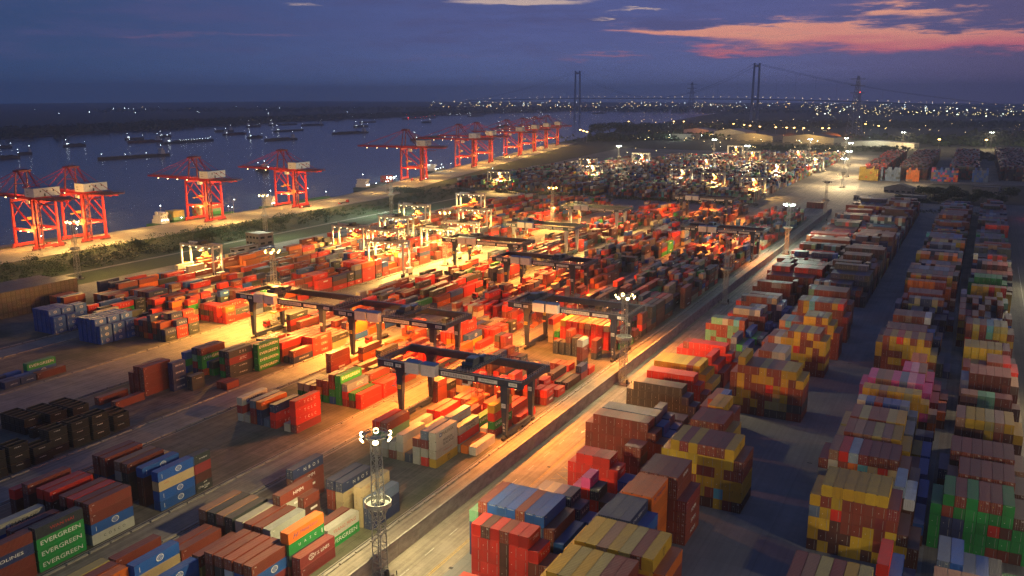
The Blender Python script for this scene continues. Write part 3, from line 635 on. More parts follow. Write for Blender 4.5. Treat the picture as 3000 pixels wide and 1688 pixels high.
fill(110, 9, 850, 960, 'BbKKbr', 1, 2, .8, 'far right yard', 2.6, 2.9, .5)
bay('navy lettered stack by the far gatehouse', -96.5, 930, F40, 'zzz zzz zzz zzz NNN', 2.5)
bay('low maroon flat row at the strip end', -140, 890, F40, 'BB BB rB BB BB BB', 2.6)
# cross-wise brown wall of boxes at the left edge, door ends out
XW = []
for a in range(2):
    for k in range(36):
        for j in range(5):
            if not (a == 0 and k > 33): XW.append((-441+a*12.4, 206+k*2.46, .02+j*2.62))
# ---------------------------------------------------------------- containers: build
def paint_mat(name, src, roof=False):
    m, n, l, b = nt(name)
    if src == 'object':
        oi = n.new('ShaderNodeObjectInfo'); base = oi.outputs['Color']
    else:
        at = n.new('ShaderNodeAttribute'); at.attribute_name = 'col'; base = at.outputs['Color']
    geo = n.new('ShaderNodeNewGeometry'); tc = n.new('ShaderNodeTexCoord')
    def nz(scale, stretch, d=5):
        mp = n.new('ShaderNodeMapping'); mp.inputs['Scale'].default_value = stretch; l.new(geo.outputs['Position'], mp.inputs[0])
        t = n.new('ShaderNodeTexNoise'); t.inputs['Scale'].default_value = scale; t.inputs['Detail'].default_value = d; t.inputs['Roughness'].default_value = .7; l.new(mp.outputs[0], t.inputs[0]); return t.outputs[0]
    def ramp(v, a, b_, c0=0., c1=1.):
        q = n.new('ShaderNodeMapRange'); l.new(v, q.inputs[0])
        for i, x in enumerate((a, b_, c0, c1)): q.inputs[i+1].default_value = x
        return q.outputs[0]
    def mix(f, a, c, mode='MIX'):
        q = n.new('ShaderNodeMix'); q.data_type = 'RGBA'; q.blend_type = mode
        if isinstance(f, float): q.inputs[0].default_value = f
        else: l.new(f, q.inputs[0])
        l.new(a, q.inputs[6])
        if isinstance(c, tuple): q.inputs[7].default_value = (*c, 1)
        else: l.new(c, q.inputs[7])
        return q.outputs[2]
    streak = nz(1.1, (1, 1, .12)); blot = nz(.35, (1, 1, 1))
    c = mix(ramp(blot,   .35, .75, .0, .24), base, (.10, .085, .07))            # grime
    c = mix(ramp(streak, .60, .78, 0., .55), c, (.10, .04, .02))              # rust
    up = n.new('ShaderNodeSeparateXYZ'); l.new(geo.outputs['Normal'], up.inputs[0])
    top = ramp(up.outputs[2], .8, .95)
    dust = n.new('ShaderNodeMath'); dust.operation = 'MULTIPLY'; l.new(top, dust.inputs[0]); l.new(ramp(nz(.5, (1, .4, 1)), .3, .7, .2, .42), dust.inputs[1])
    c = mix(dust.outputs[0], c, (.135, .115, .092))                             # dust lying on the roof
    l.new(c, b.inputs['Base Color']); b.inputs['Roughness'].default_value = .5
    if src != 'object':
        # pressed ribs of the boxes too far off to model
        sp = n.new('ShaderNodeSeparateXYZ'); l.new(geo.outputs['Position'], sp.inputs[0]); s2 = n.new('ShaderNodeSeparateXYZ'); l.new(geo.outputs['Normal'], s2.inputs[0])
        ab = n.new('ShaderNodeMath'); ab.operation = 'ABSOLUTE'; l.new(s2.outputs[0], ab.inputs[0])
        mx = n.new('ShaderNodeMix'); l.new(ab.outputs[0], mx.inputs[0]); l.new(sp.outputs[0], mx.inputs[2]); l.new(sp.outputs[1], mx.inputs[3])
        ml = n.new('ShaderNodeMath'); ml.operation = 'MULTIPLY'; ml.inputs[1].default_value = 22.4; l.new(mx.outputs[0], ml.inputs[0])
        sn = n.new('ShaderNodeMath'); sn.operation = 'SINE'; l.new(ml.outputs[0], sn.inputs[0])
        bp = n.new('ShaderNodeBump'); bp.inputs['Strength'].default_value = .5; bp.inputs['Distance'].default_value = .03; l.new(sn.outputs[0], bp.inputs['Height']); l.new(bp.outputs[0], b.inputs['Normal'])
    return m
M['container_paint'] = paint_mat('container_paint', 'object'); M['container_paint_far'] = paint_mat('container_paint_far', 'attr')
CM = ['container_paint', 'decal_white', 'decal_black', 'decal_blue', 'decal_red', 'decal_yellow', 'galvanised', 'dark_steel']
HW = 1.219
def livery_geo(mb, code, L, h, x, sgn=1, z0=0., y0=0., mats=0):
    for t, th, py, pz, ink, wide, sh in LIV[code][1]:
        s = 1 if L > 8 else .62
        oy = y0 + (py*L if sgn > 0 else (1-py)*L); oz = z0 + pz*h*.98; th2 = th*min(1, .55+.45*s)*(h/2.9)
        uy = Vector((0, sgn, 0)); uz = Vector((0, 0, 1))
        if t == '@':
            # round emblem: two rings and bars
            r = th2*.62; c = Vector((x, oy, oz+r)); k = 14
            for q in range(k):
                a0 = 2*math.pi*q/k; a1 = 2*math.pi*(q+1)/k
                for r0, r1 in ((.82, 1.),):
                    P = lambda a, rr: c + uy*(math.cos(a)*rr*r*1.35) + uz*(math.sin(a)*rr*r)
                    mb.add([P(a0, r0), P(a1, r0), P(a1, r1), P(a0, r1)], [(0,1,2,3)], ink)
            for zz in (-.45, .45): mb.add([c+uy*(-.9*r)+uz*(zz*r-.05*r), c+uy*(.9*r)+uz*(zz*r-.05*r), c+uy*(.9*r)+uz*(zz*r+.05*r), c+uy*(-.9*r)+uz*(zz*r+.05*r)], [(0,1,2,3)], ink)
            if code == 'u': put_text(mb, 'COSCO', c-uz*(.22*r), uy, uz, r*.45, ink, wide=1.1)
            else: put_text(mb, 'TS', c-uz*(.35*r), uy, uz, r*.75, ink)
        elif t == '~':
            for zz in (0, -1.75*h*.36):
                mb.add([Vector((x, oy-1.1*s, oz+zz-.02)), Vector((x, oy+1.1*s, oz+zz+.2)), Vector((x, oy+1.1*s, oz+zz+.3)), Vector((x, oy-.3*s, oz+zz+.22))], [(0,1,2,3)], ink)
        elif t == '*':
            c = Vector((x, oy, oz+.25))
            mb.add([c+uy*-.6+uz*-.6, c+uy*.6+uz*-.6, c+uy*.6+uz*.6, c+uy*-.6+uz*.6], [(0,1,2,3)], D_B if code != 'M' else 3)
            for a in range(4):
                d = uy*math.cos(a*math.pi/4)+uz*math.sin(a*math.pi/4); p = uy*-math.sin(a*math.pi/4)+uz*math.cos(a*math.pi/4)
                o = Vector((sgn*.006, 0, 0))
                mb.add([c+o-d*.5-p*.06, c+o+d*.5-p*.06, c+o+d*.5+p*.06, c+o-d*.5+p*.06], [(0,1,2,3)], D_W)
        elif t == 'l':
            mb.add([Vector((x, oy-.06, oz-.25*h)), Vector((x, oy+.06, oz-.25*h)), Vector((x, oy+.06, oz+.2*h)), Vector((x, oy-.06, oz+.2*h))], [(0,1,2,3)], ink)
        else:
            put_text(mb, t, (x, oy, oz), uy, uz, th2, ink, maxw=L*.86, wide=wide*(1. if L > 8 else .8), shear=sh)
_pm = {}
def ribs(n, a, b, depth, sw):
    """outline of a pressed steel panel along one axis: list of (position, depth)"""
    p = (b-a)/n; out = []
    for k in range(n):
        x = a+k*p; out += [(x, 0), (x+p*.28, 0), (x+p*.42, -depth), (x+p*.86, -depth)]
    out.append((b, 0)); return out
def part_mesh(kind, L, h, code='', near=True):
    k = (kind, L, h, code, near)
    if k in _pm: return _pm[k]
    mb = MB(); nr = int((L-.3)/.28)
    if kind == 'frame':
        for sx in (-1, 1):
            for y in (0, L-.16): mb.box(sx*HW-(.14 if sx > 0 else 0), y, 0, sx*HW+(.14 if sx < 0 else 0), y+.16, h)
            mb.box(min(sx*HW, sx*(HW-.07)), .16, 0, max(sx*HW, sx*(HW-.07)), L-.16, .16); mb.box(min(sx*HW, sx*(HW-.06)), .16, h-.09, max(sx*HW, sx*(HW-.06)), L-.16, h)
            for y in (-.012, L-.166):
                for z in (-.006, h-.112): mb.box(sx*HW-(.178 if sx > 0 else .006), y, z, sx*HW+(.178 if sx < 0 else .006), y+.178, z+.118, 7)
        for y in (.01, L-.11):
            mb.box(-HW+.14, y, 0, HW-.14, y+.1, .14); mb.box(-HW+.14, y, h-.13, HW-.14, y+.1, h)
    elif kind == 'side_wall':
        for sgn in ((1,) if near else (-1,)):
            pts = ribs(nr, .16, L-.16, .036, 1); x0 = sgn*(HW-.012); vs = []
            for y, d in pts: vs += [(x0+sgn*d, y, .16), (x0+sgn*d, y, h-.09)]
            fs = [((2*i, 2*i+2, 2*i+3, 2*i+1) if sgn > 0 else (2*i+1, 2*i+3, 2*i+2, 2*i)) for i in range(len(pts)-1)]
            mb.add(vs, fs, 0)
            if code and code in LIV and code != 'o': livery_geo(mb, code, L, h, sgn*(HW-.004), sgn)
            elif near:
                hh = hash_(code+str(L)) % 3
                mb.add([(sgn*(HW-.004), .9, h-.72), (sgn*(HW-.004), 1.5, h-.72), (sgn*(HW-.004), 1.5, h-.62), (sgn*(HW-.004), .9, h-.62)], [(0,1,2,3)], 1)
                mb.add([(sgn*(HW-.004), .5, h*.3), (sgn*(HW-.004), .56, h*.3), (sgn*(HW-.004), .56, h*.62), (sgn*(HW-.004), .5, h*.62)], [(0,1,2,3)], 1)
    elif kind == 'roof':
        pts = ribs(max(6, nr//2), .11, L-.11, .02, 1); vs = []
        for y, d in pts: vs += [(-HW+.06, y, h-.02+d), (HW-.06, y, h-.02+d)]
        mb.add(vs, [(2*i+1, 2*i+3, 2*i+2, 2*i) for i in range(len(pts)-1)], 0)
    elif kind == 'front_wall':
        y0, s = (0, 1) if near else (L, -1)
        pts = ribs(8, -HW+.14, HW-.14, .045, 1); vs = []
        for x, d in pts: vs += [(x, y0+s*(.03-d), .14), (x, y0+s*(.03-d), h-.13)]
        mb.add(vs, [((2*i, 2*i+2, 2*i+3, 2*i+1) if near else (2*i+1, 2*i+3, 2*i+2, 2*i)) for i in range(len(pts)-1)], 0)
        if code == 'o' and near: put_text(mb, 'COSCO', (0, .02, h-.42), (1, 0, 0), (0, 0, 1), .26, 1, wide=1.25)
        if code == 'E' and near: put_text(mb, 'EVERGREEN', (0, .02, h-.4), (1, 0, 0), (0, 0, 1), .16, 1)
    elif kind in ('door_left', 'door_right'):
        sd = -1 if kind == 'door_left' else 1; y0, s = (0, 1) if near else (L, -1)
        a, b_ = (-HW+.15, -.01) if sd < 0 else (.01, HW-.15)
        mb.box(a, min(y0+s*.03, y0+s*.07), .15, b_, max(y0+s*.03, y0+s*.07), h-.14)
        for x in (a+.3, b_-.3): 
            mb.tube((x, y0+s*.012, .1), (x, y0+s*.012, h-.1), .022, 5, 6); mb.box(x-.1, min(y0, y0+s*.02), 1.0, x+.12, max(y0, y0+s*.02), 1.06, 6)
        for z in (.4, 1.1, 1.8, 2.4): mb.box(a, min(y0+s*.02, y0+s*.03), z, b_, max(y0+s*.02, y0+s*.03), z+.05, 0)
        if near and sd > 0:
            mb.box(a+.3, y0+.014, h-.60, a+.8, y0+.022, h-.52, 1); mb.box(a+.6, y0+.014, .5, a+.78, y0+.022, .64, 1)
            put_text(mb, 'tex', (a+.45, y0+.012, h-.42), (1, 0, 0), (0, 0, 1), .22, 1) if code in 'Bb' else None
        if near and sd < 0: mb.box(a+.3, y0+.014, h*.55, a+.48, y0+.022, h*.55+.18, 5 if code in 'B' else 1)
    me = mb.mesh(kind.split('_left')[0].split('_right')[0], CM); _pm[k] = me; return me
def hash_(s):
    v = 7
    for ch in s: v = (v*31+ord(ch)) % 100003
    return v
def base_col(c):
    ch = c['c']; ch = LIV[ch][0] if ch in LIV else ch
    r = random.Random(hash_('%.1f %.1f %.1f' % (c['x'], c['y'], c['z']))); f = .8+.4*r.random(); t = .92+.16*r.random()
    p = PAL[ch]; return (min(p[0]*f*t, .8), min(p[1]*f, .8), min(p[2]*f/t, .8))
# how much of the frame each one fills, by rays from the lens over all the boxes
mb = MB()
for c in CONS: mb.box(c['x']-HW, c['y'], c['z'], c['x']+HW, c['y']+c['L'], c['z']+c['h'])
tree_ = BVHTree.FromPolygons([Vector(v) for v in mb.v], mb.f)
cpos = Vector(cam.location); crot = cam.rotation_euler.to_matrix(); fx = Vector(crot.col[0]); fy = Vector(crot.col[1]); fz = -Vector(crot.col[2])
def inframe(p):
    v = p-cpos; d = v.dot(fz)
    return d > 1 and abs(v.dot(fx)/d) < 1500/2550 and abs(v.dot(fy)/d) < 844/2550
for c in CONS:
    x, y, z, L, h = c['x'], c['y'], c['z'], c['L'], c['h']; c['s'] = 0.
    if y > 700: continue
    for nrm, area, pts in ((Vector((0, 0, 1)), 2.44*L, [(x+a, y+b*L, z+h+.02) for a in (-.6, .6) for b in (.15, .5, .85)]),
                           (Vector((0, -1, 0)), 2.44*h, [(x+a, y-.02, z+b*h) for a in (-.6, .6) for b in (.25, .75)]),
                           (Vector((1 if x < 0 else -1, 0, 0)), L*h, [(x+(HW+.02)*(1 if x < 0 else -1), y+a*L, z+b*h) for a in (.15, .5, .85) for b in (.25, .75)])):
        for p in pts:
            p = Vector(p); d = cpos-p; q = d.length; cs = nrm.dot(d)/q
            if cs <= 0 or not inframe(p): continue
            if tree_.ray_cast(p+nrm*.03, d/q, q)[0] is None: c['s'] += area/len(pts)*cs/(q*q)*2550**2
CONS.sort(key=lambda c: -c['s'])
ONE = CONS[:300]; REST = CONS[300:]
TIER = {0: 'bottom', 1: 'second', 2: 'third', 3: 'fourth', 4: 'fifth', 5: 'sixth'}
ORD = ['leftmost', 'second', 'third', 'fourth', 'fifth', 'sixth', 'seventh', 'eighth', 'ninth', 'tenth', 'eleventh', 'twelfth', 'thirteenth']
seen_labels = {}
def con_label(c):
    ch = c['c']; nm = CNAME[LIV[ch][0] if ch in LIV else ch]
    tier = 'top' if c['j'] == c['nj']-1 else TIER[c['j']]
    colw = ORD[c['k']] if c['k'] < c['nk']-1 or c['nk'] == 1 else 'rightmost'
    head = nm + ' container'; mark = LIV[ch][2] if ch in LIV else ''
    w_ = c['w']
    if not c['near']:
        # a filled bay: name what stands nearest along its strip
        marks_ = [(240, 'beside the nearest gantry crane'), (292, 'behind the nearest gantry crane'), (345, 'by the second mast crane'), (410, 'before the spark lit crane'), (470, 'behind the spark lit crane'), (560, 'before the third mast'), (650, 'past the third mast'), (760, 'toward the hedge')]
        near_ = min(marks_, key=lambda q: abs(q[0]-c['y']))[1]
        w_ = c['w'].replace(' from the low wall', '').replace('strip beside the low wall', 'wall strip') + ' ' + near_
    tierw = '%s tier' % tier if c['nj'] > 1 else 'on the ground'
    for m, cw, ww in ((mark, ' from left', w_), (mark, '', w_), ('with ' + ' '.join(mark.split()[-2:]) if mark else '', '', w_), ('', ' from left', w_), ('', '', w_)):
        colp = '' if c['nk'] == 1 else ', %s column%s' % (colw, cw if colw not in ('leftmost', 'rightmost') else '')
        s = head + (' ' + m if m else '') + ', ' + tierw + colp + ', ' + ww
        if len(s.replace(',', '').split()) <= 16: break
    return s
first = {}
for c in ONE:
    L, h, ch = c['L'], round(c['h'], 2), c['c']
    lab = con_label(c); seen_labels[lab] = seen_labels.get(lab, 0)+1
    if seen_labels[lab] > 1:
        for alt in ('short' if L < 8 else 'long', 'other', 'further', 'farthest'):
            l2 = lab.replace('container', alt + ' container', 1)
            if l2 not in seen_labels: break
        lab = l2; seen_labels[lab] = 1
    lc = ch if ch in LIV else ''
    fw = (LIV[ch][0] if ch in LIV else ch) in 'YyRGUOPCgTq'
    key = (L, h, lc, fw, (LIV[ch][0] if ch in LIV else ch) if not fw else '')
    if key not in first:
        t = thing('shipping_container', lab, 'container', (c['x'], c['y'], c['z']), 0, 'stacked shipping containers')
        ps = [('frame', part_mesh('frame', L, h)), ('roof', part_mesh('roof', L, h)), ('side_wall', part_mesh('side_wall', L, h, lc, True)), ('side_wall', part_mesh('side_wall', L, h, lc, False))]
        bc = LIV[ch][0] if ch in LIV else ch
        ps += [('front_wall', part_mesh('front_wall', L, h, lc, fw)), ('door', part_mesh('door_left', L, h, bc, not fw)), ('door', part_mesh('door_right', L, h, bc, not fw))]
        for nm, me in ps:
            o = bpy.data.objects.new(nm, me); COL.objects.link(o); o.parent = t
        first[key] = t
    else:
        t = copy_tree(first[key]); t.location = (c['x'], c['y'], c['z']); t['label'] = lab
    bc = base_col(c)
    for o in t.children: o.color = (*bc, 1)
# the rest: one mass
mb = MB(); cols = []
for c in REST:
    x, y, z, L, h = c['x'], c['y'], c['z'], c['L'], c['h']; n0 = len(mb.f)
    mb.box(x-HW, y, z, x+HW, y+L, z+h, 0)
    r = random.Random(hash_('%.2f %.2f' % (x, y+z)))
    if x < -120 and y < 620 and c['c'] in LIV and c['s'] > 0: livery_geo(mb, c['c'], L, h, x+HW+.012, 1, z, y)
    elif x < -120 and y < 900 and r.random() < .35 and c['s'] > 0:
        wv = L*(.25+.2*r.random()); mb.add([(x+HW+.012, y+L*.4, z+h*.45), (x+HW+.012, y+L*.4+wv, z+h*.45), (x+HW+.012, y+L*.4+wv, z+h*.68), (x+HW+.012, y+L*.4, z+h*.68)], [(0,1,2,3)], 1) if r.random() < .3 else put_text(mb, 'TCLC', (x+HW+.012, y+L*.55, z+h*.42), (0, 1, 0), (0, 0, 1), h*.26, 1, wide=1.2)
    if y < 560 and c['s'] > 0:
        mb.add([(x+.55, y-.012, z+.3), (x+.63, y-.012, z+.3), (x+.63, y-.012, z+h-.3), (x+.55, y-.012, z+h-.3)], [(0,1,2,3)], 6)
        if r.random() < .5: mb.add([(x-.6, y-.012, z+h*.4), (x-.45, y-.012, z+h*.4), (x-.45, y-.012, z+h*.45), (x-.6, y-.012, z+h*.45)], [(0,1,2,3)], 1)
    cols += [base_col(c)]*(len(mb.f)-n0)
for x, y, z in XW:
    n0 = len(mb.f); mb.box(x, y, z, x+12.19, y+2.44, z+2.6, 0); r = random.Random(hash_('%.1f%.1f' % (y, z)))
    for q in (.5, .95, 1.45, 1.9): mb.add([(x+12.205, y+q, z+.2), (x+12.205, y+q+.05, z+.2), (x+12.205, y+q+.05, z+2.4), (x+12.205, y+q, z+2.4)], [(0,1,2,3)], 6)
    cols += [tuple(v*(.75+.5*r.random()) for v in (.055, .042, .036))]*(len(mb.f)-n0)
cm2 = ['container_paint_far'] + CM[1:]
o = mb.build('container_stacks', cm2); tag(o, 'remaining stacked containers filling the yard behind the nearer ones', 'containers', None, 'stuff')
ca = o.data.color_attributes.new('col', 'FLOAT_COLOR', 'CORNER'); buf = []
for p, cc in zip(o.data.polygons, cols): buf += [cc[0], cc[1], cc[2], 1.]*p.loop_total
ca.data.foreach_set('color', buf)
# open-topped bulk bins at the left
def bin_mesh():
    L, h = 6.06, 2.6; ps = []
    b = MB()
    for sx in (-1, 1):
        pts = ribs(20, .1, L-.1, .05, 1); vs = []
        for y, d in pts: vs += [(sx*(1.2+d), y, .12), (sx*(1.2+d), y, h)]
        b.add(vs, [((2*i, 2*i+2, 2*i+3, 2*i+1) if sx > 0 else (2*i+1, 2*i+3, 2*i+2, 2*i)) for i in range(len(pts)-1)], 0)
        b.box(min(sx*1.1, sx*1.14), .1, .12, max(sx*1.1, sx*1.14), L-.1, h)
        put_text(b, '中铁集装', (sx*1.206, L*.45, h*.66), (0, sx, 0), (0, 0, 1), .32, 1, wide=1.6)
    for y in (0, L-.1): b.box(-1.14, y, .12, 1.14, y+.1, h)
    ps.append(('bin_wall', b, ['bin_black', 'decal_white']))
    b = MB()
    for sx in (-1, 1): b.box(sx*1.22-.06, -.02, h, sx*1.22+.06, L+.02, h+.1)
    for y in (-.06, L-.06): b.box(-1.16, y, h, 1.16, y+.12, h+.1)
    ps.append(('top_rim', b, ['bin_rim']))
    b = MB(); b.box(-1.1, .1, .02, 1.1, L-.1, .16); b.box(-1.0, .2, .3, 1.0, L-.2, .5); ps.append(('floor_plate', b, ['bin_black']))
    b = MB()
    for x in (-.75, -.25, .25, .75): b.tube((x, -.06, .15), (x, -.06, h-.1), .03, 5)
    for z in (.5, 1.2, 1.9): b.box(-1.1, -.05, z, 1.1, -.01, z+.08)
    ps.append(('end_gate', b, ['bin_rim']))
    return ps
M['bin_black'] = mat('bin_black', (.014, .013, .013), .7, 0, .35, .8); M['bin_rim'] = mat('bin_rim', (.065, .06, .054), .6, 0, .3, 1.5)
proto = None
BINS = []
for nm, xr, y, heights in (('front left block of bins', -263.7, 162.2, '22222'), ('second row of the bins', -260.5, 169.2, '22222'), ('third row of the bins', -259, 176.4, '22222'), ('lone low bin pair', -258.6, 161.6, '1'),
                           ('tall bins before the lane, near row', -240.6, 155.2, '1.33'), ('tall bins before the lane, middle row', -240.4, 162.6, '33'), ('tall bins before the lane, far row', -240.2, 169.6, '33'), ('tall bins before the lane, last row', -240.5, 177.6, '2'), ('small bins by the long maroon box', -250.5, 183.5, '11'),
                           ('bins at the lower left edge', -239.4, 134.6, '33'), ('bins right of the lower left edge', -239.2, 141.6, '33'), ('short bins at the lower left', -238.8, 148.6, '22')):
    for k, hh in enumerate(heights):
        if hh == '.': continue
        for j in range(int(hh)):
            BINS.append((xr-1.25-(len(heights)-1-k)*2.56, y, .02+j*2.75, nm, k, j, int(hh), len(heights)))
for x, y, z, nm, k, j, hh, nk in BINS:
    lab = 'black open-topped bin, %s%s, %s' % ('top' if j == hh-1 else TIER[j], ' tier' if nk == 1 else ' tier, %s column' % ORD[k], nm)
    if proto is None:
        t = proto = thing('open_top_bin', lab, 'bin', (x, y, z), 0, 'black open-topped bins stacked at the left')
        for pn, b, ms in bin_mesh(): b.build(pn, ms, t)
    else:
        t = copy_tree(proto); t.location = (x, y, z); t['label'] = lab
# ---------------------------------------------------------------- rail gantry cranes
def rmg_parts(no, steel):
    P = []; A = Vector
    X0, X1, Y1 = -55.2, 0., 19.          # girder ends relative to the front right corner
    lx = (-46.5, -6.5)
    for y in (0, Y1):
        g = MB(); g.box(X0, y-.8, 18.4, X1, y+.8, 20.6)
        for k in range(1, 14): g.box(X0+k*4, y-.86, 18.4, X0+k*4+.12, y+.86, 20.64)
        g.box(X0, y-.95, 18.25, X1, y+.95, 18.4); P.append(('main_girder', g, [steel], None))
        r = MB()
        for z in (21.2, 21.75): r.bar((X0, y-.9 if y == 0 else y+.9, z), (X1, y-.9 if y == 0 else y+.9, z), .07)
        k = X0
        while k <= X1: r.bar((k, y-.9 if y == 0 else y+.9, 20.6), (k, y-.9 if y == 0 else y+.9, 21.75), .07); k += 1.55
        r.box(X0, (y-1.0 if y == 0 else y+.5), 20.55, X1, (y-.5 if y == 0 else y+1.0), 20.68); P.append(('walkway_railing', r, ['galvanised'], None))
    for x in (X0+.5, X1-.5):
        e = MB(); e.box(x-.5, .8, 18.9, x+.5, Y1-.8, 20.5); P.append(('end_beam', e, [steel], None))
    for x in (X0, X1):
        r = MB()
        for z in (21.2, 21.75): r.bar((x, -.8, z), (x, Y1+.8, z), .07)
        for k in range(13): r.bar((x, -.8+k*1.7, 20.5), (x, -.8+k*1.7, 21.75), .07)
        P.append(('end_railing', r, ['galvanised'], None))
    for i, x in enumerate(lx):
        for y, s in ((0, 1), (Y1, -1)):
            g = MB(); g.bar((x, y+s*.2, 18.3), (x, y+s*.2, 1.9), 2.6, 1.9, 0, 1.25, 1.25)
            if i == 0: g.bar((x+.4, y+s*.2, 18.3), (x+.4, y+s*.2, 16.0), 4.4, 2.0, 0, 2.4, 1.9)
            if y == 0:
                g.box(x-.75, y-.90, 11.2, x+.75, y-.86, 12.6, 1); put_text(g, no, (x, y-.93, 11.45), (1, 0, 0), (0, 0, 1), .9, 2, maxw=1.3)
                if i == 1:
                    for q, chs in enumerate('外集卡'): put_text(g, chs, (x, y-.62, 5.2-q*1.1), (1, 0, 0), (0, 0, 1), .85, 3)
            else:
                g.box(x-.7, y-1.2, 11.2, x+.7, y-1.16, 12.6, 1); put_text(g, no, (x, y-1.22, 11.5), (1, 0, 0), (0, 0, 1), .8, 2, maxw=1.2)
            P.append(('leg', g, [steel, 'decal_yellow' if i == 0 else 'sign_white', 'ink', 'sign_white'], None))
        s = MB(); s.box(x-.5, .6, 1.3, x+.5, Y1-.6, 2.5); s.box(x-.8, 2.5, .6, x+.8, 7.5, 1.3); s.box(x-.8, Y1-7.5, .6, x+.8, Y1-2.5, 1.3)
        P.append(('sill_beam', s, [steel], None))
        for y in (-.8, 1.8, Y1-1.8, Y1+.8):
            b = MB(); b.box(x-.5, y-.9, .45, x+.5, y+.9, 1.2)
            for q in (-.5, .5): b.tube((x-.25, y+q, .45), (x+.25, y+q, .45), .38, 8)
            P.append(('bogie', b, ['dark_steel'], None))
    # stairs zig-zag at the left leg
    s = MB(); x = lx[0]-1.6; z = 1.5; d = 1
    while z < 17:
        y0, y1 = (-1.5, 2.2) if d > 0 else (2.2, -1.5)
        for q in (-.45, .45):
            s.bar((x+q, y0, z), (x+q, y1, z+2.7), .12); s.bar((x+q, y0, z+1), (x+q, y1, z+3.7), .06)
        for q in range(7): s.box(x-.45, y0+(y1-y0)*q/7-.12, z+2.7*q/7, x+.45, y0+(y1-y0)*q/7+.12, z+2.7*q/7+.05)
        s.box(x-.7, min(y1, y1+.9*d), z+2.65, x+.7, max(y1, y1+.9*d), z+2.75); z += 2.75; d = -d
    P.append(('stair', s, ['galvanised'], None))
    # two white electric houses hung on the near girder
    for x in (-39.5, -33.2):
        h = MB(); h.box(x-2.7, -3.4, 18.3, x+2.7, -.97, 22.1, 0); P.append(('electric_house', h, ['white_paint'], 'house'))
        q = MB(); q.box(x-2.85, -3.55, 22.1, x+2.85, -.8, 22.25); q.quad((x-2.85, -3.55, 22.26), (x+2.85, -3.55, 22.26), (x+2.85, -.8, 22.6), (x-2.85, -.8, 22.6)); P.append(('house_roof', q, ['blue_roof'], 'child'))
    # name boards
    y = -.99
    for x0, x1, t, z, hh in ((-52.2, -48.6, '南京港', 19.05, .85), (-47.6, -45.4, 'NJP', 19.05, .7), (-29.6, -17.0, '南京港龙潭集装箱有限公司', 18.95, .95), (-15.6, -8.6, 'SALJ-1RMG' + no[1:], 19.0, .75), (-4.6, -1.6, '40.5吨', 19.05, .75)):
        s = MB(); s.box(x0, y-.05, z-.2, x1, y, z+hh+.2, 0); put_text(s, t, ((x0+x1)/2, y-.07, z), (1, 0, 0), (0, 0, 1), hh, 1, maxw=(x1-x0)*.93)
        P.append(('name_board', s, ['sign_white', 'ink'], None))
    return P
def trolley(P, x, drop, steel):
    t = MB(); t.box(x-3.4, -.7, 20.75, x+3.4, 19.7, 21.1); t.box(x-2.6, 3, 21.1, x+2.6, 15, 21.4)
    t.box(x-1.8, 5, 21.4, x+1.2, 9, 23.6); t.box(x-1.2, 10.5, 21.4, x+2, 13.5, 23.0)
    for y in (3.6, 14.2): t.tube((x-2, y, 22.1), (x+2, y, 22.1), .75, 10)
    P.append(('trolley', t, [steel], None))
    m = MB(); m.box(x-1.6, 5.6, 23.6, x+1.4, 8.6, 23.9); m.tube((x+.2, 11, 22.2), (x+.2, 14.4, 22.2), 1.0, 12); P.append(('hoist_drum', m, ['blue_roof'], None))
    r = MB()
    for sx in (-3.4, 3.4):
        for z in (21.7, 22.25): r.bar((x+sx, -.7, z), (x+sx, 19.7, z), .06)
        for k in range(15): r.bar((x+sx, -.7+k*1.45, 21.1), (x+sx, -.7+k*1.45, 22.25), .06)
    for k in range(7): r.bar((x-3.4+k*1.13, -.7, 21.1), (x-3.4+k*1.13, -.7, 22.6), .06); r.bar((x-3.4+k*1.13, 19.7, 21.1), (x-3.4+k*1.13, 19.7, 22.6), .06)
    P.append(('trolley_railing', r, ['galvanised'], None))
    c = MB(); c.box(x-1.2, 1.6, 15.6, x+1.2, 4.2, 18.0); P.append(('operator_cabin', c, ['white_paint'], 'house'))
    g = MB(); g.box(x-1.1, 1.57, 16.2, x+1.1, 1.6, 17.6); P.append(('cabin_window', g, ['glass'], 'child'))
    s = MB(); z = 18.2-drop
    s.box(x-1.1, 3.4, z, x+1.1, 15.6, z+.5)
    for y in (3.4, 15.1): s.box(x-1.25, y, z-.35, x+1.25, y+.5, z+.3)
    s.box(x-1.4, 7.4, z+.5, x+1.4, 11.6, z+1.5)
    for k in range(16):
        a = rng.uniform(-1.3, 1.3); b = rng.uniform(7, 12); s.bar((x+a, b, z+1.4), (x+a*1.3, b+rng.uniform(-.6, .6), z+1.4+rng.uniform(.5, 1.4)), .22)
    P.append(('spreader', s, ['orange_steel'], None))
    w_ = MB()
    for a in (-1.2, 1.2):
        for b in (7.6, 11.4): w_.tube((x+a, b, z+1.4), (x+a*1.2, b, 20.8), .05, 5)
    P.append(('hoist_rope', w_, ['dark_steel'], None))
def emit_parts(P, root):
    last = None
    for nm, b, ms, kind in P:
        o = b.build(nm, ms, last if kind == 'child' else root)
        if kind == 'house': last = o
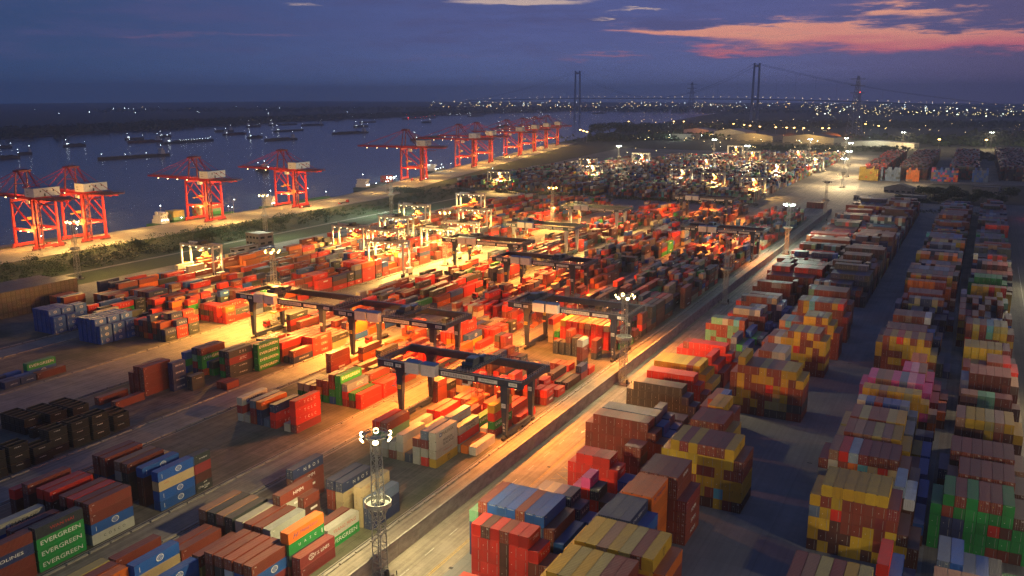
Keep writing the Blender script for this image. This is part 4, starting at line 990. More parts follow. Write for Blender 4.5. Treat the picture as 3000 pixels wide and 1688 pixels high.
RMG = [(-117.3, 231, '237', 'navy_steel', -22, 10, 1.0, 'nearest of the rail gantry cranes, by the weathered stack'), (-117.3, 326, '236', 'navy_steel', -46, 9, 1.0, 'above the glowing red block by the second mast'), (-116.8, 577, '234', 'navy_steel', -36, 8, .8, 'beside the third mast'),
       (-175.5, 279.5, '233', 'navy_steel', -24, 8, 1., 'directly behind the nearest crane'), (-175.8, 417, '235', 'navy_steel', -18, 9, .7, 'with bright orange sparks of lamps on its trolley'), (-178.3, 752, '232', 'navy_steel', -30, 8, .9, 'above the orange lit boxes far up the yard'),
       (-234.5, 283.5, '231', 'navy_steel', -38, 6, 1.1, 'with a yellow lit trolley behind the red lettered stack'), (-235.5, 460, '238', 'navy_steel', -36, 8, 1., 'with white lamps along its girder'), (-233.5, 537, '239', 'teal_steel', -40, 8, .9, 'over yellow topped boxes'), (-237.5, 643, '230', 'teal_steel', -44, 8, .9, 'farthest teal one in the third strip')]
for i, (x, y, no, steel, tx, drop, k, lab) in enumerate(RMG):
    t = thing('rail_gantry_crane', ('navy' if steel == 'navy_steel' else 'teal grey') + ' rail gantry crane ' + ('numbered ' + no + ', ' if i < 2 else '') + lab, 'gantry crane', (x, y, 0), 0, 'rail gantry cranes over the container strips')
    P = rmg_parts(no, steel); trolley(P, tx, drop, steel)
    if steel == 'teal_steel': P = [(a, b, ['pale_steel' if (m == 'navy_steel' or (m == 'teal_steel' and a == 'leg')) else m for m in ms], kd) for a, b, ms, kd in P]
    # lamps under the girders
    for y2 in (-.4, 19.4):
        for xx in (-50, -41, -30, -17, -9, -2.5):
            fb = MB(); fb.box(xx-.22, y2-.22, 17.95, xx+.22, y2+.22, 18.25, 1); fb.box(xx-.18, y2-.18, 17.9, xx+.18, y2+.18, 17.95, 0); P.append(('floodlight', fb, ['sodium', 'dark_steel'], None))
    emit_parts(P, t)
    col = SOD if i in (0, 1, 2, 3, 4, 5) else (WARM if i in (6, 7) else YEL)
    for xx, pw, ax_ in ((-54.6, .9, -.8), (-36, .6, 0), (-19, .6, 0), (-.6, 1.0, .8)):
        for y2 in (-1.6, 20.6): lamp((x+xx, y+y2, 17.6), col, 85000*k*pw, .5, 'SPOT', 146, (ax_, (-.2 if y2 < 0 else .2), -1), .4)
# ---------------------------------------------------------------- rubber tyred gantry cranes
def rtg_parts(colr='pale_steel', wide=27.):
    P = []; Y1 = 7.0
    for y in (0, Y1):
        g = MB(); g.box(-wide, y-.55, 20.0, 0, y+.55, 21.5); P.append(('main_girder', g, [colr], None))
        r = MB(); s = -1 if y == 0 else 1
        for z in (22.1, 22.6): r.bar((-wide-1, y+s*.7, z), (1, y+s*.7, z), .07)
        for k in range(20): r.bar((-wide-1+k*1.52, y+s*.7, 21.4), (-wide-1+k*1.52, y+s*.7, 22.6), .08)
        r.box(-wide-1, min(y+s*.5, y+s*1.1), 21.4, 1, max(y+s*.5, y+s*1.1), 21.55); P.append(('walkway_railing', r, ['dark_steel'], None))
        for x in (-wide+.6, -.6):
            l_ = MB(); l_.bar((x, y, 20.1), (x, y, 1.9), 1.1, .9, 0, .8, .8); P.append(('leg', l_, [colr], None))
    for x in (-wide+.6, -.6):
        s = MB(); s.box(x-.5, -2.2, 1.5, x+.5, Y1+2.2, 2.5); s.box(x-.4, 0, 19.2, x+.4, Y1, 20.); P.append(('sill_beam', s, [colr], None))
        for y in (-1.8, .4, Y1-.4, Y1+1.8):
            w_ = MB(); w_.tube((x-.35, y, .8), (x+.35, y, .8), .8, 12); P.append(('wheel', w_, ['rubber'], None))
    d = MB(); d.tube((-wide-.2, 3.4, 7), (-wide-.9, 3.4, 7), 2.1, 18); d.tube((-wide-.9, 3.4, 7), (-wide-1.1, 3.4, 7), .7, 12, 1); P.append(('cable_reel', d, ['yellow_steel', 'orange_steel'], None))
    e = MB(); e.box(.1, 1.0, 2.5, 2.2, 6.0, 5.4); P.append(('engine_house', e, ['white_paint'], None))
    x = -wide*.42
    t = MB(); t.box(x-2.6, -.5, 21.5, x+2.6, Y1+.5, 21.9); t.box(x-1.6, 1.5, 21.9, x+1.0, 5.5, 23.4); t.tube((x-1, .6, 22.6), (x+1.8, .6, 22.6), .6, 10); P.append(('trolley', t, ['dark_steel'], None))
    c = MB(); c.box(x-3.2, 1, 17.2, x-1.2, 3.2, 19.4); P.append(('operator_cabin', c, [colr], None))
    s = MB(); z = 13.; s.box(x-1.1, -2.6, z, x+1.1, 9.6, z+.5); s.box(x-1.4, 2, z+.5, x+1.4, 5.4, z+1.5)
    for k in range(14):
        a = rng.uniform(-1.6, 1.6); b = rng.uniform(1, 6.4); s.bar((x+a, b, z+1.4), (x+a*1.3, b+rng.uniform(-.6, .6), z+1.4+rng.uniform(.6, 2.2)), .22)
    for y in (-2.6, 9.2): s.box(x-1.3, y, z-.4, x+1.3, y+.5, z+.4)
    P.append(('spreader', s, ['orange_steel'], None))
    r = MB()
    for a in (-1.2, 1.2):
        for b in (2.2, 5.2): r.tube((x+a, b, z+1.4), (x+a*1.3, b, 21.5), .06, 5)
    P.append(('hoist_rope', r, ['dark_steel'], None))
    st = MB(); z = 2.; dd = 1
    while z < 19:
        y0, y1 = (2, 5.4) if dd > 0 else (5.4, 2)
        for q in (.3, 1.0): st.bar((q, y0, z), (q, y1, z+2.8), .1); st.bar((q, y0, z+1), (q, y1, z+3.8), .06)
        z += 2.8; dd = -dd
    P.append(('stair', st, ['galvanised'], None))
    for k in range(5):
        for y in (-.2, Y1+.2):
            f = MB(); f.box(-wide+2.5+k*5.4, y-.22, 19.7, -wide+3.0+k*5.4, y+.22, 19.97, 0); P.append(('floodlight', f, ['warm_lamp'], None))
    return P
RTGS = [(-391, 366, 'nearest to the brown wall of boxes', 1.), (-358.5, 468, 'behind the lone small building', 1.), (-329, 467, 'glowing yellow in the middle of the group', 1.2), (-299, 429, 'nearest yellow lit one over the lane', 1.2), (-299, 488, 'second yellow lit one over the lane', 1.3), (-301, 518, 'beside the girder with white lamps', 1.2),
        (-358, 521, 'over white topped boxes', 1.), (-387, 588, 'before the long blue topped row', 1.), (-330, 588, 'behind the yellow mast', 1.1), (-387, 679, 'farthest one by the grass belt', 1.)]
FARG = [(-478, 900, 1.2), (-420, 1045, 1.), (-300, 1040, 1.), (-250, 1000, .8), (-440, 1290, 1.), (-215, 1180, 1.2), (-196, 960, .8), (-190, 1330, 1.), (-320, 1220, .9), (-300, 1420, .9), (-240, 1480, 1.), (-470, 1150, .8), (-360, 1560, .8)]
proto = None; rproto = None
for i, (x, y, lab, k) in enumerate(RTGS):
    lab = 'pale tyred gantry crane with lamps, ' + lab
    if proto is None:
        t = proto = thing('tyred_gantry_crane', lab, 'gantry crane', (x, y, 0), 0, 'pale tyred gantry cranes over the far strips'); emit_parts(rtg_parts(), t)
    else: t = copy_tree(proto); t.location = (x, y, 0); t['label'] = lab
    for xx in (-19, -8): lamp((x+xx, y+3.5, 19.2), YEL, 100000*k, .6, 'SPOT', 158, (0, -.1, -1), .5)
FL = ['at the near corner of the far yard', 'over the far yard, second row', 'lit white above dark boxes', 'over the near right of the far yard', 'at the left rear of the far yard', 'by the bright main road', 'dim one beyond the cross road', 'with a row of yellow lamps by the road', 'joined to the lamp row by the road', 'deep in the far yard', 'deep in the far yard toward the road', 'left in the far yard before the grass', 'last one of the far yard']
for i, (x, y, k) in enumerate(FARG):
    t = copy_tree(proto); t.location = (x, y, 0); t['label'] = 'distant pale gantry crane ' + FL[i]; t['group'] = 'gantry cranes of the far yard'
    lamp((x-12, y+3, 19), (1, .72, .34) if i % 3 else YEL, 300000*k, 1., 'SPOT', 160, (0, -.2, -1), .5)
# ---------------------------------------------------------------- quay cranes
def sts_parts():
    P = []; X1 = 23.0          # rails at x = 0 (sea) and 23 (land); boom points to -x
    red = 'red_steel'
    for x in (0, X1):
        for y in (0, 18.):
            l_ = MB(); l_.bar((x, y, 36), (x, y, 2.2), 1.2, 1.2, 0, 1.6, 1.6); P.append(('leg', l_, [red], None))
        s = MB(); s.box(x-.8, -2.5, 1.6, x+.8, 20.5, 3.4); P.append(('sill_beam', s, [red], None))
        for y in (-1.5, 3.5, 14.5, 19.5):
            b = MB(); b.box(x-.6, y-2.1, .75, x+.6, y+2.1, 1.6)
            for q in (-1.5, -.5, .5, 1.5): b.tube((x-.3, y+q, .8), (x+.3, y+q, .8), .45, 8)
            P.append(('bogie', b, ['dark_red_steel'], None))
        c = MB(); c.box(x-.6, .7, 33.5, x+.6, 17.3, 35.4)
        for y0, y1 in ((0, 9), (18, 9)): c.bar((x, y0, 22), (x, y1, 33.5), .6)
        P.append(('cross_beam', c, [red], None))
    for y in (0, 18):
        p = MB(); p.box(.8, y-.7, 13.4, X1-.8, y+.7, 15.2); P.append(('portal_beam', p, [red], None))
        p = MB(); p.bar((.3, y, 33.5), (X1-.4, y, 15.6), .9); P.append(('diagonal_brace', p, [red], None))
    p = MB(); p.box(X1-.7, .9, 13.6, X1+.7, 17.1, 15.0); put_text(p, '南京港龙潭集装箱', (X1+.75, 9, 13.9), (0, 1, 0), (0, 0, 1), .8, 1); P.append(('portal_tie', p, [red, 'sign_white'], None))
    g = MB()
    for y in (6.2, 11.8): g.box(-1, y-.5, 35.4, X1+26, y+.5, 37.4)
    for k in range(9): g.box(-1+k*5.6, 6.2, 35.7, -.5+k*5.6, 11.8, 36.2)
    P.append(('trolley_girder', g, [red], None))
    b = MB()
    for y in (6.2, 11.8): b.bar((-1, y, 36.4), (-54, y, 37.0), .9, 2.0, 0, .8, 1.2)
    for k in range(10): b.box(-6-k*5, 6.2, 36.1, -5.6-k*5, 11.8, 36.5)
    P.append(('boom', b, [red], None))
    r = MB()
    for y in (5.2, 12.8):
        for z in (38.0, 38.6): r.bar((-54, y, z), (X1+26, y, z), .08)
        for k in range(52): r.bar((-54+k*2, y, 37.2), (-54+k*2, y, 38.6), .07)
    P.append(('walkway_railing', r, ['dark_red_steel'], None))
    a = MB()
    for y in (5, 13): a.bar((-.5, y*1.0-(1 if y == 5 else -1), 36), (1.5, y, 55), 1.0, 1.0, 0, .7, .7); a.bar((X1-6, y, 37), (3.4, y, 55), .7, .7)
    a.box(-.6, 4.2, 54.4, 6.2, 13.8, 55.6); a.bar((.6, 5, 46), (.6, 13, 46), .5)
    P.append(('apex_frame', a, ['dark_red_steel'], None))
    h = MB(); h.box(.4, 6, 55.6, 4.0, 12, 56.0)
    for x in (.4, 4.):
        for y in (6, 9, 12): h.bar((x, y, 56), (x, y, 57.1), .08)
    h.bar((.4, 6, 57.1), (.4, 12, 57.1), .08); h.bar((4, 6, 57.1), (4, 12, 57.1), .08); P.append(('apex_platform', h, ['dark_red_steel'], None))
    s = MB()
    for y in (5.4, 12.6):
        s.bar((1.2, y, 55), (-49, y, 37.9), .32); s.bar((1.2, y, 55), (-24, y, 37.6), .32); s.bar((3.4, y, 55), (X1+19, y, 37.6), .3); s.bar((3.4, y, 55), (X1+1, y, 37.6), .3)
    P.append(('stay', s, [red], None))
    m = MB(); m.box(X1-4, -1.5, 38.2, X1+6, 18.5, 44.2, 0); put_text(m, 'NJPG', (X1-1, -1.54, 41), (1, 0, 0), (0, 0, 1), 1.1, 1); put_text(m, '109', (X1-1, -1.54, 39.4), (1, 0, 0), (0, 0, 1), 1.0, 1)
    for y in (3, 8, 13): m.box(X1+6, y, 41.5, X1+6.05, y+1, 42.6, 1)
    m.box(X1+6, 6, 38.4, X1+6.05, 7.2, 40.4, 1); P.append(('machinery_house', m, ['white_paint', 'ink'], 'house'))
    q = MB(); q.box(X1-4.3, -1.8, 44.2, X1+6.3, 18.8, 44.5); P.append(('house_roof', q, ['blue_roof'], 'child'))
    q = MB(); q.box(X1+6, -.5, 36.4, X1+26, 17.5, 37.3)
    for z in (38.4,): 
        for a0, a1 in (((X1+26, -.5), (X1+26, 17.5)), ((X1+6, -.5), (X1+26, -.5)), ((X1+6, 17.5), (X1+26, 17.5))): q.bar((*a0, z), (*a1, z), .1)
    for k in range(10): q.bar((X1+26, -.5+k*2, 37.3), (X1+26, -.5+k*2, 38.4), .08)
    for k in range(9): q.bar((X1+6+k*2.3, -.5, 33.4), (X1+6+k*2.2, -.5, 36.4), .1)
    q.box(X1+7, 0, 33, X1+16, 6, 33.3); P.append(('rear_platform', q, ['dark_red_steel'], None))
    c = MB(); c.box(6, 7.4, 31.6, 9.2, 10.6, 34.6); P.append(('operator_cabin', c, ['white_paint'], 'house'))
    q = MB(); q.box(5.95, 7.6, 32.2, 6, 10.4, 34.2); P.append(('cabin_window', q, ['cabin_window'], 'child'))
    w_ = MB(); w_.box(10, 6, 34.4, 15, 12, 35.3); P.append(('trolley', w_, [red], None))
    s = MB(); s.box(4, 3, 20, 6.4, 15.2, 20.6); s.box(4.2, 6.6, 20.6, 6.2, 11.4, 22); P.append(('spreader', s, ['yellow_steel'], None))
    d = MB(); d.tube((X1+.4, -.2, 16.4), (X1+.4, -1.3, 16.4), 2.1, 18); P.append(('cable_reel', d, ['orange_steel'], None))
    e = MB()
    for k in range(12):
        z = 3+k*2.7; a0, a1 = (1.4, 4.4) if k % 2 else (4.4, 1.4)
        for q in (1.0, 1.9): e.bar((X1+q, a0, z), (X1+q, a1, z+2.7), .12); e.bar((X1+q, a0, z+1), (X1+q, a1, z+3.7), .06)
    e.box(X1+.8, 1, 2.4, X1+2.1, 1.2, 36); e.box(X1+.8, 4.6, 2.4, X1+2.1, 4.8, 36); P.append(('stair_tower', e, ['dark_red_steel'], None))
    for x, y, z in ((X1-6, -.8, 13.3), (8, -.8, 13.3), (14, 18.8, 13.3), (6, 18.8, 13.3), (-8, 9, 35), (-20, 9, 35), (-32, 9, 35), (-44, 9, 35)):
        f = MB(); f.box(x-.35, y-.35, z-.3, x+.35, y+.35, z); P.append(('floodlight', f, ['warm_lamp'], None))
    return P
STS = [(-604.8, 383, 0, 'leftmost red quay crane, cut by the left edge of the view', 1.), (-604.8, 422, 0, 'red quay crane just right of the leftmost one', 1.), (-605, 541, 0, 'red quay crane standing alone over the small coaster', 1.), (-606, 653, 0, 'red quay crane beside the green hulled barge', .9),
       (-652, 935, 13, 'red quay crane with a hanging lit cabin past the bright mast', .8), (-700, 1148, 14, 'red quay crane over the moored blue ship', .8), (-722, 1240, 14, 'red quay crane just behind that of the moored ship', .8), (-755, 1408, 14, 'red quay crane with lamps along its boom', .8), (-785, 1530, 14, 'red quay crane behind the lamp strung boom', .8), (-812, 1640, 14, 'second last red quay crane on the quay', .7), (-838, 1752, 14, 'last red quay crane by the dark trees', .6)]
proto = None
for i, (x, y, rz, lab, k) in enumerate(STS):
    if proto is None:
        t = proto = thing('quay_crane', lab, 'crane', (x, y, .35), R(rz), 'red ship-to-shore cranes along the quay'); emit_parts(sts_parts(), t)
    else: t = copy_tree(proto); t.location = (x, y, .35); t.rotation_euler = (0, 0, R(rz)); t['label'] = lab
    if i > 3: t.scale = (1.17, 1.17, 1.17)
    m = Matrix.Translation((x, y, 0)) @ Matrix.Rotation(R(rz), 4, 'Z')
    for p, pw, cl in (((12, -5, 13.), 26000, WARM), ((42, 8, 18.), 95000, YEL), ((11, 24, 13.), 26000, WARM), ((-9, 9, 34.5), 7000, (1, .4, .2))):
        lamp(m @ Vector(p), cl, pw*k, .6)
# ---------------------------------------------------------------- floodlight masts
def mast_parts(H=36., lampm='warm_lamp', nl=6):
    P = []
    l_ = MB(); a = 1.25; top = H-2
    def leg(z): return a*(1-.35*z/top)
    zs = [0]; 
    while zs[-1] < top-1.2: zs.append(min(top, zs[-1]+2.1))
    for sx, sy in ((-1,-1),(1,-1),(1,1),(-1,1)):
        l_.bar((sx*a, sy*a, 0), (sx*leg(top), sy*leg(top), top), .2)
    for i in range(len(zs)-1):
        z0, z1 = zs[i], zs[i+1]; p, q = leg(z0), leg(z1)
        C0 = [(-p,-p,z0),(p,-p,z0),(p,p,z0),(-p,p,z0)]; C1 = [(-q,-q,z1),(q,-q,z1),(q,q,z1),(-q,q,z1)]
        for k in range(4):
            if i % 2: l_.bar(C0[k], C1[(k+1) % 4], .1)
            else: l_.bar(C0[(k+1) % 4], C1[k], .1)
            l_.bar(C1[k], C1[(k+1) % 4], .1)
    for q in (-.25, .25): l_.bar((q, 0, .5), (q, 0, top), .07)
    P.append(('lattice_tower', l_, ['galvanised']))
    r = MB(); z = H*.5
    r.ring((0, 0), 1.3, 2.9, z, z+.15, 28); r.ring((0, 0), 2.8, 3.0, z, z+1.1, 28, 0)
    for k in range(12):
        t = k*math.pi/6; r.bar((2.6*math.cos(t), 2.6*math.sin(t), z), (1.1*math.cos(t), 1.1*math.sin(t), z-3.2), .1)
    P.append(('ring_platform', r, ['galvanised']))
    r = MB(); r.ring((0, 0), 2.5, 2.75, top+.6, top+.85, 28); r.ring((0, 0), 2.5, 2.6, top+1.5, top+1.6, 28); r.ring((0, 0), .3, 1.2, top, top+.2, 16)
    for k in range(8):
        t = k*math.pi/4; r.bar((2.6*math.cos(t), 2.6*math.sin(t), top+.7), (.8*math.cos(t), .8*math.sin(t), top-1.6), .1); r.bar((2.6*math.cos(t), 2.6*math.sin(t), top+.7), (2.6*math.cos(t), 2.6*math.sin(t), top+1.6), .06)
        if k % 2: r.bar((0, 0, top+.1), (2.6*math.cos(t), 2.6*math.sin(t), top+.7), .1)
    r.bar((0, 0, top), (0, 0, top+5), .06); P.append(('lamp_crown', r, ['galvanised']))
    for k in range(nl):
        t = 2*math.pi*k/nl-.95; f = MB(); x, y = 2.9*math.cos(t), 2.9*math.sin(t)
        f.tube((x, y, top+.75), (x*1.18, y*1.18, top+.45), .34, 10, 1, .42); f.tube((x*1.18, y*1.18, top+.45), (x*1.25, y*1.25, top+.34), .66, 10, 0); P.append(('floodlight', f, [lampm, 'dark_steel']))
    b = MB(); b.box(-2.2, -2.2, 0, 2.2, 2.2, .5, 1); b.box(1.4, -.5, .5, 2.1, .5, 2.2)
    for x, y in ((-2, -2), (2, -2), (2, 2), (-2, 2)): b.tube((x*1.3, y*1.3, 0), (x*1.3, y*1.3, 1.1), .14, 6)
    P.append(('footing', b, ['dark_steel', 'concrete']))
    return P
def mast(x, y, lab, lampm, protos={}, H=36., z=0, dark=False, group='floodlight masts of the port'):
    k = (lampm, H, dark)
    if k not in protos:
        t = protos[k] = thing('floodlight_mast', lab, 'light mast', (x, y, z), 0, group)
        for nm, b, ms in mast_parts(H, 'glass' if dark else lampm): b.build(nm, ms, t)
    else: t = copy_tree(protos[k]); t.location = (x, y, z); t['label'] = lab
    return t
def mast_light(x, y, H, col, pw, ks=(0, 1, 2, 3)):
    for k in ks:
        a = k*math.pi/2+.5; c, s = math.cos(a), math.sin(a)
        lamp((x+3.7*c, y+3.7*s, H-1.5), col, pw, .45, 'SPOT', 150, (c, s, -.75), .8)
mast(-110.6, 146, 'tall lattice floodlight mast with two bright lamps at the bottom edge of the road', 'warm_lamp'); mast_light(-110.6, 146, 36, (1, .78, .36), 110000)
mast(-110, 301, 'tall lattice floodlight mast in front of the second crane, lamps lit', 'warm_lamp'); mast_light(-110, 301, 36, (1, .8, .4), 70000)
mast(-109.2, 452.6, 'tall lattice floodlight mast with its lamps out', 'glass', dark=True)
mast(-108.6, 619, 'tall lattice floodlight mast with the brightest greenish white lamps', 'white_lamp'); mast_light(-108.6, 619, 36, (.85, 1, .72), 100000)
mast(-110, 801, 'tall dark lattice mast at the end of the low wall', 'glass', dark=True)
mast(-112, -12, 'tall lattice floodlight mast on the road before the view', 'warm_lamp'); mast_light(-112, -12, 36, (1, .80, .46), 190000, (0, 3)); mast_light(-112, -12, 36, (1, .80, .46), 26000, (1, 2))
for k, y in enumerate((20, 175, 330)): mast(50, y, 'tall lattice floodlight mast beside the right-hand road, %s of three' % ('first', 'second', 'third')[k], 'warm_lamp'); mast_light(50, y, 36, (1, .78, .42), (115000, 75000, 65000)[k])
mast(48, 560, 'tall lattice floodlight mast far along the right-hand road', 'warm_lamp'); mast_light(48, 560, 36, (1, .85, .5), 50000)
for k, (y, lm, c, pw) in enumerate(((334, 'warm_lamp', YEL, 80000), (494, 'warm_lamp', (.95, 1, .7), 80000), (658, 'white_lamp', (.8, 1, .85), 150000))):
    mast(-471, y, ('lattice mast in the dark shrubs with yellow lamps', 'lattice mast by the lone small building', 'lattice mast on the grass belt with dazzling white lamps')[k], lm); mast_light(-471, y, 36, c, pw)
for k, (x, y, lm, c, pw) in enumerate(((-295, 313, 'sodium', WARM, 190000), (-297, 473, 'sodium', YEL, 150000), (-301, 645, 'sodium', WARM, 200000))):
    mast(x, y, ('amber lit lattice mast behind the crane with the yellow trolley', 'slender lattice mast amid the yellow lit gantry cranes', 'lattice mast with one golden starlike cluster before the hedge')[k], lm); mast_light(x, y, 35, c, pw)
for k, (x, y, c, pw) in enumerate(((-135, 1110, 0, 50000), (-148, 1260, 0, 46000), (-172, 1480, 0, 40000), (-200, 1650, 0, 40000), (-300, 1330, 0, 40000), (-395, 1500, 0, 40000), (-470, 1240, 0, 40000), (-250, 1580, 0, 40000), (-130, 1970, 0, 60000), (30, 2050, 0, 60000))):
    mast(x, y, ('floodlight mast on the bright main road, ' + ('nearest', 'second', 'third', 'fourth')[k]) if k < 4 else 'distant floodlight mast ' + ('amid the far yard', 'at the back of the far yard', 'at the left of the far yard', 'near the far sheds', 'before the dark woods', 'at the right before the dark woods')[k-4], 'white_lamp', group='floodlight masts of the far yard')
    mast_light(x, y, 35, (1, .72, .36), pw*4)
lamp((-118, 1150, 30), (1, .9, .65), 60000, 1.); lamp((-60, 1190, 26), (1, .72, .35), 40000, 1.)
# slender lamp posts on the quay
pp = None
for k, (x, y) in enumerate(((-560, 372), (-560, 548), (-607, 700), (-560, 850), (-600, 590), (-580, 800), (-655, 1060), (-640, 1210), (-560, 1010), (-700, 1300))):
    lab = 'thin quay lamp post ' + ('by the leftmost cranes', 'opposite the lone crane', 'at the water edge past the green barge', 'opposite the dazzling mast', 'at the water edge by the lone crane', 'with a small lit head before the mast', 'beside the moored blue ship', 'behind the moored blue ship', 'on the grass past the dazzling mast', 'far along the quay')[k]
    if pp is None:
        t = pp = thing('lamp_post', lab, 'lamp post', (x, y, .35), 0, 'thin lamp posts on the quay')
        a = MB(); a.tube((0, 0, 0), (0, 0, 14), .16, 8, 0, .1); a.bar((0, 0, 13.9), (1.2, 0, 14.1), .1); a.build('pole', 'galvanised', t)
        a = MB(); a.box(.8, -.25, 13.9, 1.6, .25, 14.05, 0); a.build('lamp_head', 'cool_lamp', t)
    else: t = copy_tree(pp); t.location = (x, y, .35); t['label'] = lab
for x, y in ((-590, 480), (-585, 610), (-585, 720), (-590, 800), (-605, 880), (-650, 1020), (-672, 1090), (-690, 1200), (-710, 1300), (-735, 1400), (-760, 1500), (-785, 1600), (-815, 1700)): lamp((x-6, y, 13), YEL, 26000, .6)
# ---------------------------------------------------------------- ships and barges
def ship_parts(L, B, hull, house_aft=True, cargo=0, boxes='', lit=1, deckm='dark_steel', tall=1.):
    P = []; h = MB(); sta = [(-.5, .72), (-.44, .95), (-.2, 1), (.25, 1), (.38, .86), (.46, .5), (.5, .06)]
    D = 3.3 if not boxes else 3.2; vs = []
    for s, wd in sta:
        sh = .9 if s > .35 else (.35 if s < -.4 else 0)
        for q, z in ((-.82, -2.2), (-1, .6), (-1, D+sh), (1, D+sh), (1, .6), (.82, -2.2)): vs.append((q*wd*B/2, s*L, z))
    fs = []
    for i in range(len(sta)-1):
        for k in range(5): fs.append((i*6+k, i*6+k+1, i*6+6+k+1, i*6+6+k))
    fs += [(0, 1, 2, 3, 4, 5), tuple(len(vs)-6+k for k in (5, 4, 3, 2, 1, 0))]; h.add(vs, fs, 0)
    h.box(-B*.42, -L*.28, D, B*.42, L*.34, D+.9); P.append(('hull', h, [hull]))
    y0 = -.43*L if house_aft else .3*L; dh = min(L*.1, 9)
    s = MB(); s.box(-B*.4, y0, D+.3, B*.4, y0+dh, D+3*tall); s.box(-B*.34, y0+.8, D+3*tall, B*.34, y0+dh-.8, D+5.6*tall); s.box(-B*.36, y0+dh*.35, D+5.6*tall, B*.36, y0+dh-.6, D+7.8*tall)
    s.box(-B*.5, y0+dh*.5, D+6.6*tall, B*.5, y0+dh*.8, D+7.4*tall); s.tube((0, y0+1.5, D+5.6*tall), (0, y0+1.2, D+8.4*tall), .8, 8)
    P.append(('deckhouse', s, ['white_paint']))
    w_ = MB()
    for z in (D+1.5*tall, D+4.2*tall, D+6.5*tall):
        for k in range(5): w_.box(-B*.3+k*B*.13, y0+dh-.62 if z > D+6 else y0+dh+.02 if z < D+2 else y0+dh-.78, z, -B*.3+k*B*.13+.7, y0+dh-.58 if z > D+6 else y0+dh+.05 if z < D+2 else y0+dh-.75, z+.8)
        for k in range(3): w_.box(B*.4+.01 if z < D+2 else B*.345, y0+1.2+k*2, z, B*.4+.05 if z < D+2 else B*.35, y0+2+k*2, z+.8)
    P.append(('window_band', w_, ['glass']))
    m = MB(); m.bar((0, y0+dh*.6, D+7.8*tall), (0, y0+dh*.6, D+12*tall), .25); m.bar((-1.6, y0+dh*.6, D+10.5*tall), (1.6, y0+dh*.6, D+10.5*tall), .15); m.bar((0, L*.44, D), (0, L*.44, D+6), .2); P.append(('signal_mast', m, ['galvanised']))
    if cargo:
        c = MB(); n_ = max(3, int(L/9))
        for k in range(n_):
            a = -.25*L+k*.58*L/n_; c.box(-B*.36, a, D+.9, B*.36, a+.58*L/n_-.6, D+1.3+cargo*(.6+.4*math.sin(k*2.1)))
        P.append(('hatch_cover', c, [deckm]))
    e = MB(); e.cbox((0, y0+dh*.6, D+12.2*tall), (.5, .5, .5), 0); e.cbox((0, L*.44, D+6.2), (.45, .45, .45), 0)
    for k in range(int(lit)): e.cbox((B*.42, y0+1+k*3. if k < 3 else -.2*L+(k-3)*.6*L/max(1, lit-3), D+3.2), (.5, .5, .4), 0)
    P.append(('deck_lamp', e, ['cool_lamp']))
    return P
M['hull_dark'] = mat('hull_dark', (.06, .062, .07), .6, 0, .3, .2); M['hull_red'] = mat('hull_red', (.12, .03, .03), .6, 0, .3, .2); M['hull_green'] = mat('hull_green', (.02, .12, .04), .6, 0, .3, .2); M['hull_blue'] = mat('hull_blue', (.02, .05, .09), .6, 0, .3, .2)
protoS = {}
